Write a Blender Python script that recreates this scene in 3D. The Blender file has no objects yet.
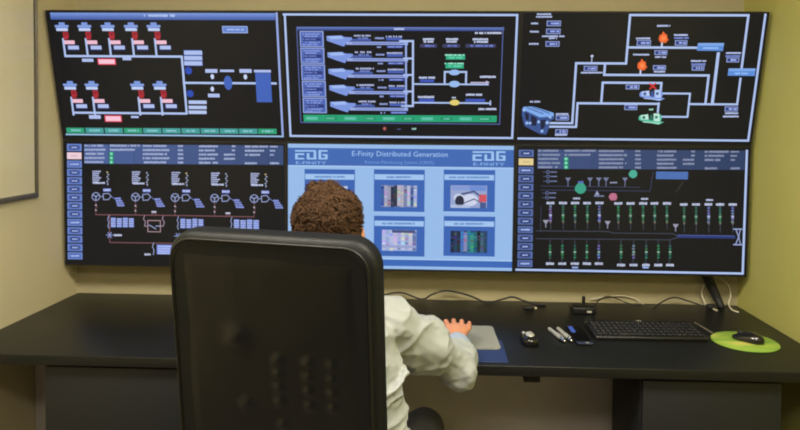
import bpy, bmesh, math, random
from mathutils import Vector, Matrix, noise
random.seed(7)
SC = bpy.context.scene
COL = SC.collection
PI = math.pi

# ------------------------------------------------------------------ helpers
def lin(c):
    out = []
    for v in c[:3]:
        v = v / 255.0
        out.append(v / 12.92 if v <= 0.04045 else ((v + 0.055) / 1.055) ** 2.4)
    return out + [1.0]

MATS = {}
def mat(name, rgb, rough=0.6, metal=0.0, noise_amt=0.0, noise_scale=8.0, bump=0.0, bump_scale=60.0,
        spec=0.5, emit=None, emit_strength=0.0, stretch=(1, 1, 1), coat=0.0, rough_var=0.0):
    if name in MATS: return MATS[name]
    m = bpy.data.materials.new(name); m.use_nodes = True
    nt = m.node_tree; b = nt.nodes['Principled BSDF']
    b.inputs['Base Color'].default_value = lin(rgb)
    b.inputs['Roughness'].default_value = rough
    b.inputs['Metallic'].default_value = metal
    b.inputs['Specular IOR Level'].default_value = spec
    b.inputs['Coat Weight'].default_value = coat
    if emit:
        b.inputs['Emission Color'].default_value = lin(emit); b.inputs['Emission Strength'].default_value = emit_strength
    if noise_amt or bump or rough_var:
        tc = nt.nodes.new('ShaderNodeTexCoord'); mp = nt.nodes.new('ShaderNodeMapping')
        mp.inputs['Scale'].default_value = stretch
        nt.links.new(tc.outputs['Object'], mp.inputs['Vector'])
    if noise_amt or rough_var:
        n = nt.nodes.new('ShaderNodeTexNoise'); n.inputs['Scale'].default_value = noise_scale; n.inputs['Detail'].default_value = 5
        nt.links.new(mp.outputs['Vector'], n.inputs['Vector'])
    if noise_amt:
        r = nt.nodes.new('ShaderNodeValToRGB'); c = lin(rgb)
        r.color_ramp.elements[0].position = 0.3; r.color_ramp.elements[1].position = 0.7
        r.color_ramp.elements[0].color = [x * (1 - noise_amt) for x in c[:3]] + [1]
        r.color_ramp.elements[1].color = [min(1, x * (1 + noise_amt)) for x in c[:3]] + [1]
        nt.links.new(n.outputs['Fac'], r.inputs['Fac']); nt.links.new(r.outputs['Color'], b.inputs['Base Color'])
    if rough_var:
        mr = nt.nodes.new('ShaderNodeMapRange'); mr.inputs['To Min'].default_value = rough - rough_var; mr.inputs['To Max'].default_value = rough + rough_var
        nt.links.new(n.outputs['Fac'], mr.inputs['Value']); nt.links.new(mr.outputs['Result'], b.inputs['Roughness'])
    if bump:
        n2 = nt.nodes.new('ShaderNodeTexNoise'); n2.inputs['Scale'].default_value = bump_scale; n2.inputs['Detail'].default_value = 4
        bp = nt.nodes.new('ShaderNodeBump'); bp.inputs['Strength'].default_value = bump; bp.inputs['Distance'].default_value = 0.01
        nt.links.new(mp.outputs['Vector'], n2.inputs['Vector']); nt.links.new(n2.outputs['Fac'], bp.inputs['Height'])
        nt.links.new(bp.outputs['Normal'], b.inputs['Normal'])
    MATS[name] = m
    return m

def link(name, me, parent=None, loc=None, rot=None):
    o = bpy.data.objects.new(name, me); COL.objects.link(o)
    if parent: o.parent = parent
    if loc: o.location = loc
    if rot: o.rotation_euler = rot
    return o

def tag(o, label=None, cat=None, group=None, kind=None):
    if label: o['label'] = label
    if cat: o['category'] = cat
    if group: o['group'] = group
    if kind: o['kind'] = kind
    return o

def thing(name, label, cat, loc=(0, 0, 0), rot=(0, 0, 0), group=None):
    o = bpy.data.objects.new(name, None); COL.objects.link(o); o.empty_display_size = 0.05
    o.location = loc; o.rotation_euler = rot
    return tag(o, label, cat, group)

class MB:
    """collects shapes, then links them as one mesh"""
    def __init__(s): s.bm = bmesh.new()
    def _merge(s, b2, M=None, mi=0):
        if M is not None: bmesh.ops.transform(b2, matrix=M, verts=b2.verts)
        vs = {}
        for v in b2.verts: vs[v] = s.bm.verts.new(v.co)
        for f in b2.faces:
            try:
                g = s.bm.faces.new([vs[v] for v in f.verts]); g.material_index = mi; g.smooth = f.smooth
            except ValueError: pass
        b2.free()
    def box(s, x0, x1, y0, y1, z0, z1, bevel=0.0, seg=2, M=None, mi=0):
        b = bmesh.new(); bmesh.ops.create_cube(b, size=1)
        T = Matrix.Translation(((x0 + x1) / 2, (y0 + y1) / 2, (z0 + z1) / 2)) @ Matrix.Diagonal((x1 - x0, y1 - y0, z1 - z0, 1))
        bmesh.ops.transform(b, matrix=T, verts=b.verts)
        if bevel:
            bmesh.ops.bevel(b, geom=list(b.edges), offset=bevel, segments=seg, profile=0.5, affect='EDGES')
            if seg > 1:
                for f in b.faces: f.smooth = True
        s._merge(b, M, mi); return s
    def rings(s, rings, caps=True, closed=False, smooth=True, mi=0):
        R = [[s.bm.verts.new(p) for p in r] for r in rings]; n = len(R[0])
        L = len(R) if closed else len(R) - 1
        for i in range(L):
            A, B = R[i], R[(i + 1) % len(R)]
            for j in range(n):
                f = s.bm.faces.new((A[j], A[(j + 1) % n], B[(j + 1) % n], B[j])); f.smooth = smooth; f.material_index = mi
        if caps and not closed:
            f = s.bm.faces.new(list(reversed(R[0]))); f.material_index = mi
            f = s.bm.faces.new(R[-1]); f.material_index = mi
        return s
    def tube(s, pts, r, n=10, mi=0, rb=None, up=None):
        """tube along pts; r number or list; rb second radius for an oval section; ends rounded"""
        P = [Vector(p) for p in pts]; N = len(P)
        ra = r if isinstance(r, (list, tuple)) else [r] * N
        rb = ra if rb is None else (rb if isinstance(rb, (list, tuple)) else [rb] * N)
        T = []
        for i in range(N):
            t = (P[min(i + 1, N - 1)] - P[max(i - 1, 0)]); T.append(t.normalized() if t.length > 1e-9 else Vector((0, 0, 1)))
        u = Vector(up) if up else (Vector((0, 0, 1)) if abs(T[0].z) < 0.9 else Vector((1, 0, 0)))
        rings = []
        u = (u - T[0] * u.dot(T[0])).normalized()
        def ring(c, t, u, a, b):
            w = t.cross(u)
            return [c + u * (a * math.cos(2 * PI * k / n)) + w * (b * math.sin(2 * PI * k / n)) for k in range(n)]
        for i in range(N):
            u = (u - T[i] * u.dot(T[i])).normalized()
            if i == 0:
                m = min(ra[0], rb[0])
                for q in (0.15, 0.5, 0.85):
                    c = math.sqrt(max(0, 1 - (1 - q) ** 2)); rings.append(ring(P[0] - T[0] * m * (1 - q), T[0], u, ra[0] * c, rb[0] * c))
            rings.append(ring(P[i], T[i], u, ra[i], rb[i]))
            if i == N - 1:
                m = min(ra[-1], rb[-1])
                for q in (0.85, 0.5, 0.15):
                    c = math.sqrt(max(0, 1 - (1 - q) ** 2)); rings.append(ring(P[-1] + T[-1] * m * (1 - q), T[-1], u, ra[-1] * c, rb[-1] * c))
        return s.rings(rings, mi=mi)
    def lathe(s, prof, n=24, c=(0, 0, 0), mi=0, M=None):
        b = MB()
        b.rings([[Vector((c[0] + r * math.cos(2 * PI * k / n), c[1] + r * math.sin(2 * PI * k / n), c[2] + z)) for k in range(n)] for r, z in prof])
        s._merge(b.bm, M, mi); return s
    def ball(s, c, r, M=None, mi=0, u=20, v=12):
        b = bmesh.new(); bmesh.ops.create_uvsphere(b, u_segments=u, v_segments=v, radius=1)
        r = r if isinstance(r, (tuple, list)) else (r, r, r)
        for f in b.faces: f.smooth = True
        T = Matrix.Translation(c) @ (M or Matrix()) @ Matrix.Diagonal((r[0], r[1], r[2], 1))
        s._merge(b, T, mi); return s
    def poly(s, pts, h0, h1, mi=0, smooth=False):
        """prism: outline pts (x,y) from z=h0 to h1"""
        return s.rings([[Vector((x, y, h0)) for x, y in pts], [Vector((x, y, h1)) for x, y in pts]], smooth=smooth, mi=mi)
    def build(s, name, mats, parent=None, loc=None, rot=None, recalc=True):
        if recalc: bmesh.ops.recalc_face_normals(s.bm, faces=s.bm.faces)
        me = bpy.data.meshes.new(name); s.bm.to_mesh(me); s.bm.free()
        for m in (mats if isinstance(mats, (list, tuple)) else [mats]): me.materials.append(m)
        return link(name, me, parent, loc, rot)

def smooth_path(pts, n=6):
    P = [Vector(p) for p in pts]; out = []
    for i in range(len(P) - 1):
        p0 = P[max(i - 1, 0)]; p1 = P[i]; p2 = P[i + 1]; p3 = P[min(i + 2, len(P) - 1)]
        for k in range(n):
            t = k / n
            out.append(0.5 * ((2 * p1) + (p2 - p0) * t + (2 * p0 - 5 * p1 + 4 * p2 - p3) * t * t + (3 * p1 - p0 - 3 * p2 + p3) * t ** 3))
    out.append(P[-1]); return out

def rrect(w, h, r, n=6):
    """rounded rectangle outline, centred"""
    o = []
    for cx, cy, a in ((w / 2 - r, h / 2 - r, 0), (-w / 2 + r, h / 2 - r, 90), (-w / 2 + r, -h / 2 + r, 180), (w / 2 - r, -h / 2 + r, 270)):
        for k in range(n + 1):
            t = math.radians(a + 90 * k / n); o.append((cx + r * math.cos(t), cy + r * math.sin(t)))
    return o

def voxel(o, size, smooth=4, fac=0.5):
    md = o.modifiers.new('r', 'REMESH'); md.mode = 'VOXEL'; md.voxel_size = size; md.use_smooth_shade = True
    ms = o.modifiers.new('s', 'SMOOTH'); ms.iterations = smooth; ms.factor = fac
    dg = bpy.context.evaluated_depsgraph_get(); ev = o.evaluated_get(dg)
    me = bpy.data.meshes.new_from_object(ev)
    o.modifiers.clear(); old = o.data; mats = list(old.materials); o.data = me
    me.materials.clear()
    for m in mats: me.materials.append(m)
    for p in me.polygons: p.use_smooth = True; p.material_index = 0
    bpy.data.meshes.remove(old)
    return o

# ------------------------------------------------------------------ camera
CAMP = Vector((0.150, -2.859, 1.556))
yaw, pitch, roll = 0.037, -0.028, -0.009
MR = Matrix.Rotation(yaw, 3, 'Z') @ Matrix.Rotation(pitch, 3, 'X') @ Matrix.Rotation(roll, 3, 'Y')
FPX, CX, CY = 641.2, 410.1, 143.25
cam = bpy.data.cameras.new('camera'); co = bpy.data.objects.new('camera', cam); COL.objects.link(co)
cam.sensor_fit = 'HORIZONTAL'; cam.sensor_width = 36; cam.lens = FPX / 800 * 36
cam.shift_x = -(CX - 400) / 800; cam.shift_y = -(215 - CY) / 800; cam.clip_start = 0.02
X, Y, Z = MR.col[0], MR.col[2], -MR.col[1]
co.matrix_world = Matrix(((X[0], Y[0], Z[0], CAMP[0]), (X[1], Y[1], Z[1], CAMP[1]), (X[2], Y[2], Z[2], CAMP[2]), (0, 0, 0, 1)))
SC.camera = co

# ------------------------------------------------------------------ the room
XL, XR, YB, YF, ZC = -1.552, 1.556, 0.135, -4.3, 2.7
W_BACK = mat('beige_wall_paint', (174, 164, 128), 0.75, noise_amt=0.03, noise_scale=3, bump=0.05, bump_scale=180)
W_LEFT = mat('cream_wall_paint', (208, 196, 156), 0.6, noise_amt=0.03, noise_scale=2.5, bump=0.05, bump_scale=180)
W_RIGHT = mat('yellow_green_wall_paint', (190, 186, 106), 0.6, noise_amt=0.03, noise_scale=2.5, bump=0.05, bump_scale=180)
CEILM = mat('ceiling_paint', (215, 208, 190), 0.9, noise_amt=0.02)
FLOORM = mat('grey_carpet', (112, 104, 94), 0.95, noise_amt=0.2, noise_scale=300)
T = 0.1
MB().box(XL - T, XR + T, YB, YB + T, 0, ZC).build('wall_back', W_BACK)['kind'] = 'structure'
MB().box(XL - T, XL, YF, YB, 0, ZC).build('wall_left', W_LEFT)['kind'] = 'structure'
MB().box(XR, XR + T, YF, YB, 0, ZC).build('wall_right', W_RIGHT)['kind'] = 'structure'
MB().box(XL - T, XR + T, YF - T, YF, 0, ZC).build('wall_front', mat('taupe_wall_paint', (112, 104, 90), 0.7, noise_amt=0.03))['kind'] = 'structure'
MB().box(XL - T, XR + T, YF - T, YB + T, -T, 0).build('floor', FLOORM)['kind'] = 'structure'
MB().box(XL - T, XR + T, YF - T, YB + T, ZC, ZC + T).build('ceiling', CEILM)['kind'] = 'structure'

# ------------------------------------------------------------------ screens
SW, SH, ZS = 1.025, 0.578, 1.477
TT, TB = 0.225, 0.022
SCREENM = bpy.data.materials.new('lit_screen'); SCREENM.use_nodes = True
nt = SCREENM.node_tree; b = nt.nodes['Principled BSDF']
at = nt.nodes.new('ShaderNodeAttribute'); at.attribute_name = 'Col'
b.inputs['Base Color'].default_value = (0.006, 0.006, 0.006, 1); b.inputs['Roughness'].default_value = 0.3
b.inputs['Specular IOR Level'].default_value = 0.2
nt.links.new(at.outputs['Color'], b.inputs['Emission Color']); b.inputs['Emission Strength'].default_value = 1.0
BEZEL = mat('black_bezel_plastic', (22, 22, 24), 0.45)
MOUNTM = mat('black_steel_mount', (30, 30, 30), 0.5, metal=0.6)

class Screen:
    """flat picture on a display: every shape lies on the panel a fraction of a millimetre apart"""
    def __init__(s, loc, tilt, sign):
        s.v, s.f, s.c, s.m = [], [], [], Matrix.Translation(loc) @ Matrix.Rotation(tilt, 4, 'X')
        s.inv = s.m.inverted(); s.sign = sign
    def uv(s, px, py):
        d = MR @ Vector(((px - CX) / FPX, 1, -(py - CY) / FPX))
        o = s.inv @ CAMP; d = s.inv.to_3x3() @ d; t = -o.y / d.y
        p = o + d * t; return (p.x, p.z)
    def face(s, uvs, col, L=1):
        k = len(s.v)
        for u, v in uvs: s.v.append((u, -0.0004 - 0.00022 * L, v))
        s.f.append(list(range(k, k + len(uvs)))); s.c.append(col)
    def quadgrad(s, u0, v0, u1, v1, ctop, cbot, L, n=4):
        for i in range(n):
            t = (i + .5) / n; a = v1 + (v0 - v1) * i / n; bb = v1 + (v0 - v1) * (i + 1) / n
            s.face([(u0, bb), (u1, bb), (u1, a), (u0, a)], [ctop[j] * (1 - t) + cbot[j] * t for j in range(3)], L)
    def rect(s, x0, y0, x1, y1, col, L=1, col2=None):
        a = s.uv(x0, y0); c = s.uv(x1, y1)
        if col2: s.quadgrad(a[0], c[1], c[0], a[1], col, col2, L)
        else: s.face([(a[0], c[1]), (c[0], c[1]), (c[0], a[1]), (a[0], a[1])], col, L)
        return s
    def quad(s, pts, col, L=1): s.face([s.uv(*p) for p in pts][::-1], col, L)
    def frame(s, x0, y0, x1, y1, w, col, L=2, fill=None):
        if fill: s.rect(x0, y0, x1, y1, fill, L)
        h = w / 2
        s.line([(x0, y0), (x1, y0), (x1, y1), (x0, y1), (x0, y0)], w, col, L + 1)
    def line(s, pts, w, col, L=2, snap=True):
        P = [s.uv(*p) for p in pts]; k = SW / 232.0
        h = w * k / 2 * 0.9
        if snap:
            Q = [P[0]]
            for i in range(1, len(P)):
                u, v = P[i]; du = abs(u - Q[-1][0]); dv = abs(v - Q[-1][1])
                if du > 6 * dv: v = Q[-1][1]
                elif dv > 6 * du: u = Q[-1][0]
                Q.append((u, v))
            P = Q
        for i in range(len(P) - 1):
            (a, bb), (c, d) = P[i], P[i + 1]; l = math.hypot(c - a, d - bb)
            if l < 1e-6: continue
            tx, ty = (c - a) / l, (d - bb) / l; nx, ny = -ty, tx; e = h * 0.9
            a -= tx * e; bb -= ty * e; c += tx * e; d += ty * e
            s.face([(a + nx * h, bb + ny * h), (a - nx * h, bb - ny * h), (c - nx * h, d - ny * h), (c + nx * h, d + ny * h)], col, L)
    def ell(s, x, y, rx, ry, col, L=2, n=16, jag=0.0):
        u, v = s.uv(x, y); k = SW / 232.0
        s.face([(u + rx * k * math.cos(2 * PI * i / n) * (1 + jag * random.uniform(-1, 1)), v + ry * k * math.sin(2 * PI * i / n) * (1 + jag * random.uniform(-1, 1))) for i in range(n)], col, L)
    def ring(s, x, y, r, w, col, L=2, n=16):
        s.line([(x + r * math.cos(2 * PI * i / n), y + r * math.sin(2 * PI * i / n)) for i in range(n + 1)], w, col, L, snap=False)
    def words(s, x0, x1, y, h, col, L=3, gap=0.14):
        """a line of lettering too small to read: letter-sized strokes"""
        x = x0
        while x < x1 - 0.5:
            w = random.uniform(0.9, 1.5)
            if random.random() > gap:
                t = random.uniform(0.7, 1.0) * h / 2
                s.rect(x, y - t, min(x + w, x1), y + random.uniform(0.75, 1.0) * h / 2, col, L)
                x += w + random.uniform(0.15, 0.4)
            else: x += 1.0
    def text(s, body, x0, y0, x1, y1, col, L=3, bold=0.0):
        cu = bpy.data.curves.new('t', 'FONT'); cu.body = body; cu.size = 1; cu.resolution_u = 2; cu.offset = bold
        o = bpy.data.objects.new('t', cu); COL.objects.link(o)
        dg = bpy.context.evaluated_depsgraph_get(); me = o.evaluated_get(dg).to_mesh()
        vs = [(v.co.x, v.co.y) for v in me.vertices]; fs = [list(p.vertices) for p in me.polygons]
        bpy.data.objects.remove(o); bpy.data.curves.remove(cu)
        xs = [v[0] for v in vs]; ys = [v[1] for v in vs]
        a = s.uv(x0, y0); c = s.uv(x1, y1)
        f = lambda p: (a[0] + (p[0] - min(xs)) / (max(xs) - min(xs)) * (c[0] - a[0]), c[1] + (p[1] - min(ys)) / (max(ys) - min(ys)) * (a[1] - c[1]))
        k = len(s.v)
        for p in vs:
            u, v = f(p); s.v.append((u, -0.0004 - 0.00022 * L, v))
        for q in fs: s.f.append([k + i for i in q]); s.c.append(col)
    def build(s, parent):
        me = bpy.data.meshes.new('screen'); me.from_pydata(s.v, [], s.f); me.materials.append(SCREENM)
        ca = me.color_attributes.new('Col', 'FLOAT_COLOR', 'CORNER')
        i = 0
        for p, c in zip(me.polygons, s.c):
            l = lin(c)
            for _ in range(p.loop_total): ca.data[i].color = l; i += 1
        return link('screen', me, parent)

BLACK = (16, 17, 22)
PIPE = (174, 194, 238)
def display(col, row, label):
    xc = (col - 1) * SW; tilt = TT if row == 0 else TB
    loc = (xc, 0, ZS); t = thing('video_wall_display', label, 'screen', loc, (tilt, 0, 0), 'displays of the video wall')
    z0, z1 = (0.001, SH - 0.001) if row == 0 else (-SH + 0.001, -0.001); x0, x1 = -SW / 2 + 0.001, SW / 2 - 0.001
    m = MB(); w = 0.006; y0, y1 = -0.003, 0.045
    m.box(x0, x1, 0.001, y1, z0, z1, 0.003)
    for q in ((x0, x1, z0, z0 + w), (x0, x1, z1 - w, z1), (x0, x0 + w, z0 + w, z1 - w), (x1 - w, x1, z0 + w, z1 - w)):
        m.box(q[0], q[1], y0, y1 - 0.002, q[2], q[3])
    m.build('bezel', BEZEL, t)
    zc = (z0 + z1) / 2
    # steel mount from the back of the panel to the wall
    m = MB(); gap = 0.085 if row else 0.12
    back = (YB - 0.0 + zc * math.sin(tilt)) / math.cos(tilt)
    m.box(-0.2, 0.2, y1, y1 + 0.012, zc - 0.15, zc + 0.15)
    Mi = (Matrix.Translation(loc) @ Matrix.Rotation(tilt, 4, 'X')).inverted()
    cz = (Matrix.Translation(loc) @ Matrix.Rotation(tilt, 4, 'X') @ Vector((0, y1, zc)))
    for sx in (-0.17, 0.17):
        a = Mi @ Vector((xc + sx, YB - 0.006, cz.z)); m.tube([(sx, y1 + 0.006, zc), a], 0.012, 8)
    bmx = MB(); bmx.box(xc - 0.2, xc + 0.2, YB - 0.008, YB - 0.001, cz.z - 0.1, cz.z + 0.1)
    m._merge(bmx.bm, Mi)
    m.build('wall_mount', MOUNTM, t)
    s = Screen(loc, tilt, 1)
    s.face([(x0 + w, z0 + w), (x1 - w, z0 + w), (x1 - w, z1 - w), (x0 + w, z1 - w)], BLACK, 0)
    return t, s

WHT = (195, 208, 240); LBL = (175, 190, 236); DIM = (110, 128, 190)

# ---- upper left: pipe diagram with burners
t, s = display(0, 0, 'upper left video wall display with red burners on two rows of pipes')
s.rect(50, 12.6, 275.5, 20.2, (125, 155, 222), 1, (62, 88, 160)); s.words(144, 175, 15.6, 2.6, (190, 210, 245), 3)
s.line([(276.6, 13), (283, 136)], 2.2, (150, 170, 228)); s.line([(66.5, 134.3), (283, 136)], 1.8, (150, 190, 225))
def burner(cx, y, k):
    s.rect(cx - 7, y + 2, cx + 7, y + 4.4, (130, 158, 222), 2); s.rect(cx - 3.2, y - .6, cx + 3.2, y + 2.2, (122, 150, 220), 3)
    s.quad([(cx - 5, y + 4.2), (cx + 5, y + 4.2), (cx + 6, y + 5.2), (cx - 6, y + 5.2)], (110, 138, 210), 2)
    s.rect(cx - 5.6, y + 5.2, cx + 6.3, y + 8, (190, 206, 242), 3)
    s.rect(cx + 1, y + 8.6, cx + 6.6, y + 16.4, (172, 40, 54), 3); s.rect(cx + 5.4, y + 9.4, cx + 7.4, y + 14.6, (150, 36, 50), 3)
    s.rect(cx + 2.6, y + 10, cx + 5, y + 12.3, (120, 30, 45), 4)
    s.rect(cx + 2.4, y + 17.4, cx + 13.2, y + 21.2, (240, 188, 208), 3)
    s.rect(cx + 4.6, y + 21.8, cx + 18, y + 28, (28, 38, 88), 1); s.rect(cx + 6.2, y + 22.6, cx + 17.4, y + 26.4, LBL, 3)
    s.line([(cx + 1.4, y + 16), (cx + k, y + 33)], 2.2, PIPE)
for cx in (61.8, 84.4, 107.7, 130.9, 153.6): burner(cx, 23, 3.9)
for cx in (70, 91.6, 137.2, 159.6): burner(cx, 81.6, 3.6)
s.line([(65.7, 56), (181.8, 56.4), (185.6, 113.4)], 2.4, PIPE); s.line([(73.5, 112.6), (185.6, 113.4)], 2.4, PIPE)
for a in ((82, 58.6, 93.7, 61.8), (122.5, 57.4, 131.5, 60.2), (89, 115, 101, 118.8), (131, 115.8, 138.8, 118)): s.rect(*a, LBL, 3)
s.rect(97.4, 58.4, 116.2, 64.8, (226, 70, 98), 2); s.rect(98.6, 59.4, 115, 63.8, (246, 198, 216), 3)
s.rect(104.4, 115.2, 122.2, 122, (226, 70, 98), 2); s.rect(105.6, 116.2, 121, 121, (246, 198, 216), 3)
for i in range(11):
    x = 66.2 + i * 19.2
    s.rect(x, 127.6 + i * .1, x + 18.6, 133 + i * .1, (42, 158, 118) if i in (0, 3, 10) else (66, 156, 152), 2)
    s.words(x + 4, x + 15, 130.2 + i * .1, 2.2, (150, 205, 220), 3)
s.rect(222, 26, 248, 33.2, (150, 170, 222), 2); s.rect(223, 27, 247, 32.2, (96, 130, 205), 3); s.words(226, 244, 29.6, 2, (175, 195, 240), 4)
for y in (50.6, 56, 61.2): s.rect(184, y, 202.4, y + 4.2, (172, 190, 236), 3)
s.rect(183.5, 50, 203, 66, (60, 84, 160), 1)
for y in (100.4, 105.6, 110.4): s.rect(188.6, y, 206.8, y + 3.6, (180, 196, 238), 3)
s.ell(188.6, 70.7, 3.6, 3.8, (40, 74, 176), 3); s.ell(190.2, 93.6, 3.6, 3.6, (40, 74, 176), 3)
for a in ((205.2, 69, 217.6, 72.8), (220, 69.6, 234.2, 72), (239.4, 69, 251.8, 72.8), (254, 69.8, 271, 72.4), (208, 93.6, 219.8, 97.3)): s.rect(*a, LBL, 3)
s.line([(183.8, 82.8), (275.8, 83.4)], 2.4, PIPE)
for a in ((212.4, 76.6), (245.5, 76.8), (212.4, 89)): s.ell(a[0], a[1], 1.9, 2.8, (200, 212, 245), 3, 6)
s.ell(228.2, 82.8, 4.2, 7.2, (64, 98, 184), 4); s.rect(255.2, 72.6, 272.2, 102.2, (64, 98, 184), 4)
s.build(t)

# ---- upper middle: five feeders in a window
t, s = display(1, 0, 'upper middle video wall display with white border and five feeder lines')
s.line([(283.6, 14.4), (517.3, 14), (511.6, 138), (290.6, 136.6), (283.6, 14.4)], 2.3, PIPE)
s.rect(296.4, 26.8, 504, 31.2, (110, 134, 200), 1, (44, 60, 122)); s.words(394, 406, 29, 2.2, (190, 205, 245), 3)
s.line([(296.8, 27.2), (301.4, 122.4), (499.6, 123), (504, 27.2)], 1.0, (84, 100, 160))
s.words(475, 502, 33, 2.2, (200, 208, 235), 3)
ys = [31, 47.8, 64.4, 81, 97.6, 113.8]
for i in range(5):
    x = 299.6 + i * .75; y = ys[i]
    s.rect(x, y, x + 24.3, ys[i + 1] - .6, (150, 168, 226), 1); s.rect(x + 1, y + 1, x + 23.2, ys[i + 1] - 1.5, (76, 100, 178), 2)
    s.rect(x + 3, y + 6.6, x + 21.5, y + 10, (44, 58, 122), 3)
    for k, yy in enumerate((3, 5.2, 8.2, 11.4, 13.6)): s.words(x + 3 + (k % 2) * 2, x + 20 - (k % 3) * 2, y + yy, 1.3, (150, 168, 232) if k != 2 else (120, 140, 215), 4)
    yc = 40 + i * 16.45; dx = i * .9
    s.quad([(326.5 + dx, yc - 4), (341 + dx, yc - 4.6), (345 + dx, yc - 2.5), (353 + dx, yc - 1.5), (346 + dx, yc + 1.5), (344.5 + dx, yc + 6)], (138, 172, 236), 2) if False else s.face([s.uv(*p) for p in ((326.5 + dx, yc - 4), (326.8 + dx, yc + .6), (336 + dx, yc + 4), (344.2 + dx, yc + 6.6), (346 + dx, yc + 3), (352 + dx, yc - .2), (352 + dx, yc - 2.6), (344.5 + dx, yc - 3), (341 + dx, yc - 4.6))], (124, 150, 222), 2)
    s.quad([(327 + dx, yc - 3.6), (341 + dx, yc - 4.2), (344 + dx, yc - 1.4), (331 + dx, yc - .8)], (160, 186, 240), 3)
    s.rect(346 + dx, yc + 1.6, 408, yc + 5, (150, 168, 226), 2); s.rect(352 + dx, yc + 2.7, 404, yc + 3.9, (104, 116, 186), 3)
    s.rect(350 + dx, yc - 1.2, 371 + dx, yc + 1.2, (70, 92, 165), 1)
    s.words(354 + dx, 372 + dx, yc - 4.3, 2, (178, 188, 228), 3); s.words(358 + dx, 368 + dx, yc - 1.8, 1.8, (120, 138, 215), 3)
    s.words(375 + dx, 384 + dx, yc - 1.8, 2, (150, 165, 225), 3); s.words(386 + dx, 402 + dx, yc - 3.4, 1.8, (180, 190, 230), 3)
    s.rect(386 + dx, yc - 2.4, 402 + dx, yc + .4, (70, 92, 175), 2); s.words(377 + dx, 382 + dx, yc + 7, 1.8, (150, 165, 225), 3); s.rect(387 + dx, yc + 5.6, 403 + dx, yc + 8, (62, 84, 168), 2)
    s.words(388 + dx, 402 + dx, yc + 6.8, 1.5, (140, 155, 225), 3)
    if 0 < i < 4: s.line([(404, yc + 2), (413, yc + 2)], 2.0, PIPE)
s.line([(400, 41), (413, 41), (411.8, 106), (402, 106)], 2.2, PIPE); s.line([(400, 44), (406, 44), (405.6, 109.2), (398, 109.2)], 2.0, (150, 172, 232))
s.line([(413, 84), (488, 82.4)], 1.7, PIPE); s.line([(444.6, 83.4), (444.6, 71.8), (466.2, 71.8), (466, 83)], 2.0, PIPE)
s.ell(454.4, 72.4, 5.4, 2.8, (150, 185, 235), 4); s.ell(454.4, 84, 5.4, 3.2, (150, 185, 235), 4)
s.quad([(486, 80.4), (489.6, 82.4), (486, 84.4)], (190, 180, 215), 3); s.line([(471, 82.6), (487, 82.4)], 1.4, (196, 184, 214), 3)
s.line([(413, 102.6), (490.4, 103)], 1.7, PIPE); s.line([(490.4, 101), (490.2, 105)], 1.4, PIPE)
s.ell(454.6, 102.6, 5, 2.8, (226, 206, 116), 4); s.rect(452.6, 99.6, 456.6, 103, (226, 206, 116), 4); s.words(452, 457, 97.6, 1.8, WHT, 3)
for a in ((419, 435, 77.6), (418, 434, 97), (466, 482, 94.6), (423, 434, 39.2), (423.6, 433.4, 41.6), (446, 458, 39.2), (446.4, 457, 41.6), (472.6, 488.6, 39.2), (474, 488, 41.8), (480, 496, 76.8), (478.4, 496.4, 109)): s.words(a[0], a[1], a[2], 2.3, (196, 206, 238), 3, 0.06)
for a in ((420, 79.4, 434, 82.2), (419, 98.8, 434.4, 102), (465.4, 98.8, 485, 102)): s.rect(*a, (62, 86, 184), 2)
for a in ((420, 437), (442.6, 460), (465.6, 495.6)): s.rect(a[0], 44, a[1], 47.6, (60, 62, 100), 2); s.words(a[0] + 5, a[1] - 2, 45.8, 2, (110, 130, 215), 3)
for a in ((446, 54.4, 465, 59.6), (445.6, 62.8, 463.6, 68.4)): s.rect(*a, (44, 172, 130), 2); s.words(a[0] - 1, a[2], a[1] + .6, 1.8, (160, 225, 205), 3); s.words(a[0] + 3, a[2] - 2, a[1] + 3.3, 1.8, (110, 210, 180), 3)
s.quad([(303.4, 114.6), (496.8, 115.6), (496.6, 122.2), (303.8, 121.7)], (36, 160, 116), 2)
for i in range(10): s.rect(306 + i * 19.2, 116.6 + i * .08, 318 + i * 19.2, 119.8 + i * .08, (26, 140, 96) if i % 2 else (84, 186, 160), 3); s.words(307 + i * 19.2, 316 + i * 19.2, 118.2 + i * .08, 1.8, (104, 196, 172), 4) 
s.ell(384.6, 128.6, 1.6, 1.8, (176, 92, 92), 2); s.rect(397, 128.6, 401, 129.6, (70, 84, 130), 2); s.words(412, 416.5, 128.8, 2, (150, 200, 190), 2, 0)
s.build(t)

# ---- upper right: pump loop
t, s = display(2, 0, 'upper right video wall display with two orange flames on a pipe loop')
s.line([(765.4, 14), (748, 140.6), (518, 139.6)], 2.3, PIPE)
B = 2.4
s.line([(549, 123), (572.2, 123), (576, 63.2), (626, 63.2), (629.6, 15), (748.4, 15), (742.2, 70)], B, PIPE)
s.line([(549, 126.6), (576, 126.6), (577.9, 103.2), (658.8, 103.4)], B, PIPE)
s.line([(601.2, 103), (604, 82.6), (661.4, 82.8), (660.4, 91)], B, PIPE)
s.line([(605, 63.6), (604, 74.8), (708.6, 75.6), (704, 104.2)], B, PIPE); s.line([(628.6, 47.4), (697, 47.8)], B, PIPE)
s.line([(718.2, 53.6), (712.6, 104)], 3.2, PIPE); s.line([(740.4, 78.6), (737, 104.4), (690, 104.4)], 2.2, PIPE)
s.line([(662, 93.4), (690, 93.4), (688, 116.9), (660, 116.9)], 2.0, PIPE)
s.line([(658.6, 103.4), (658, 112)], 2.2, PIPE)
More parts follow.
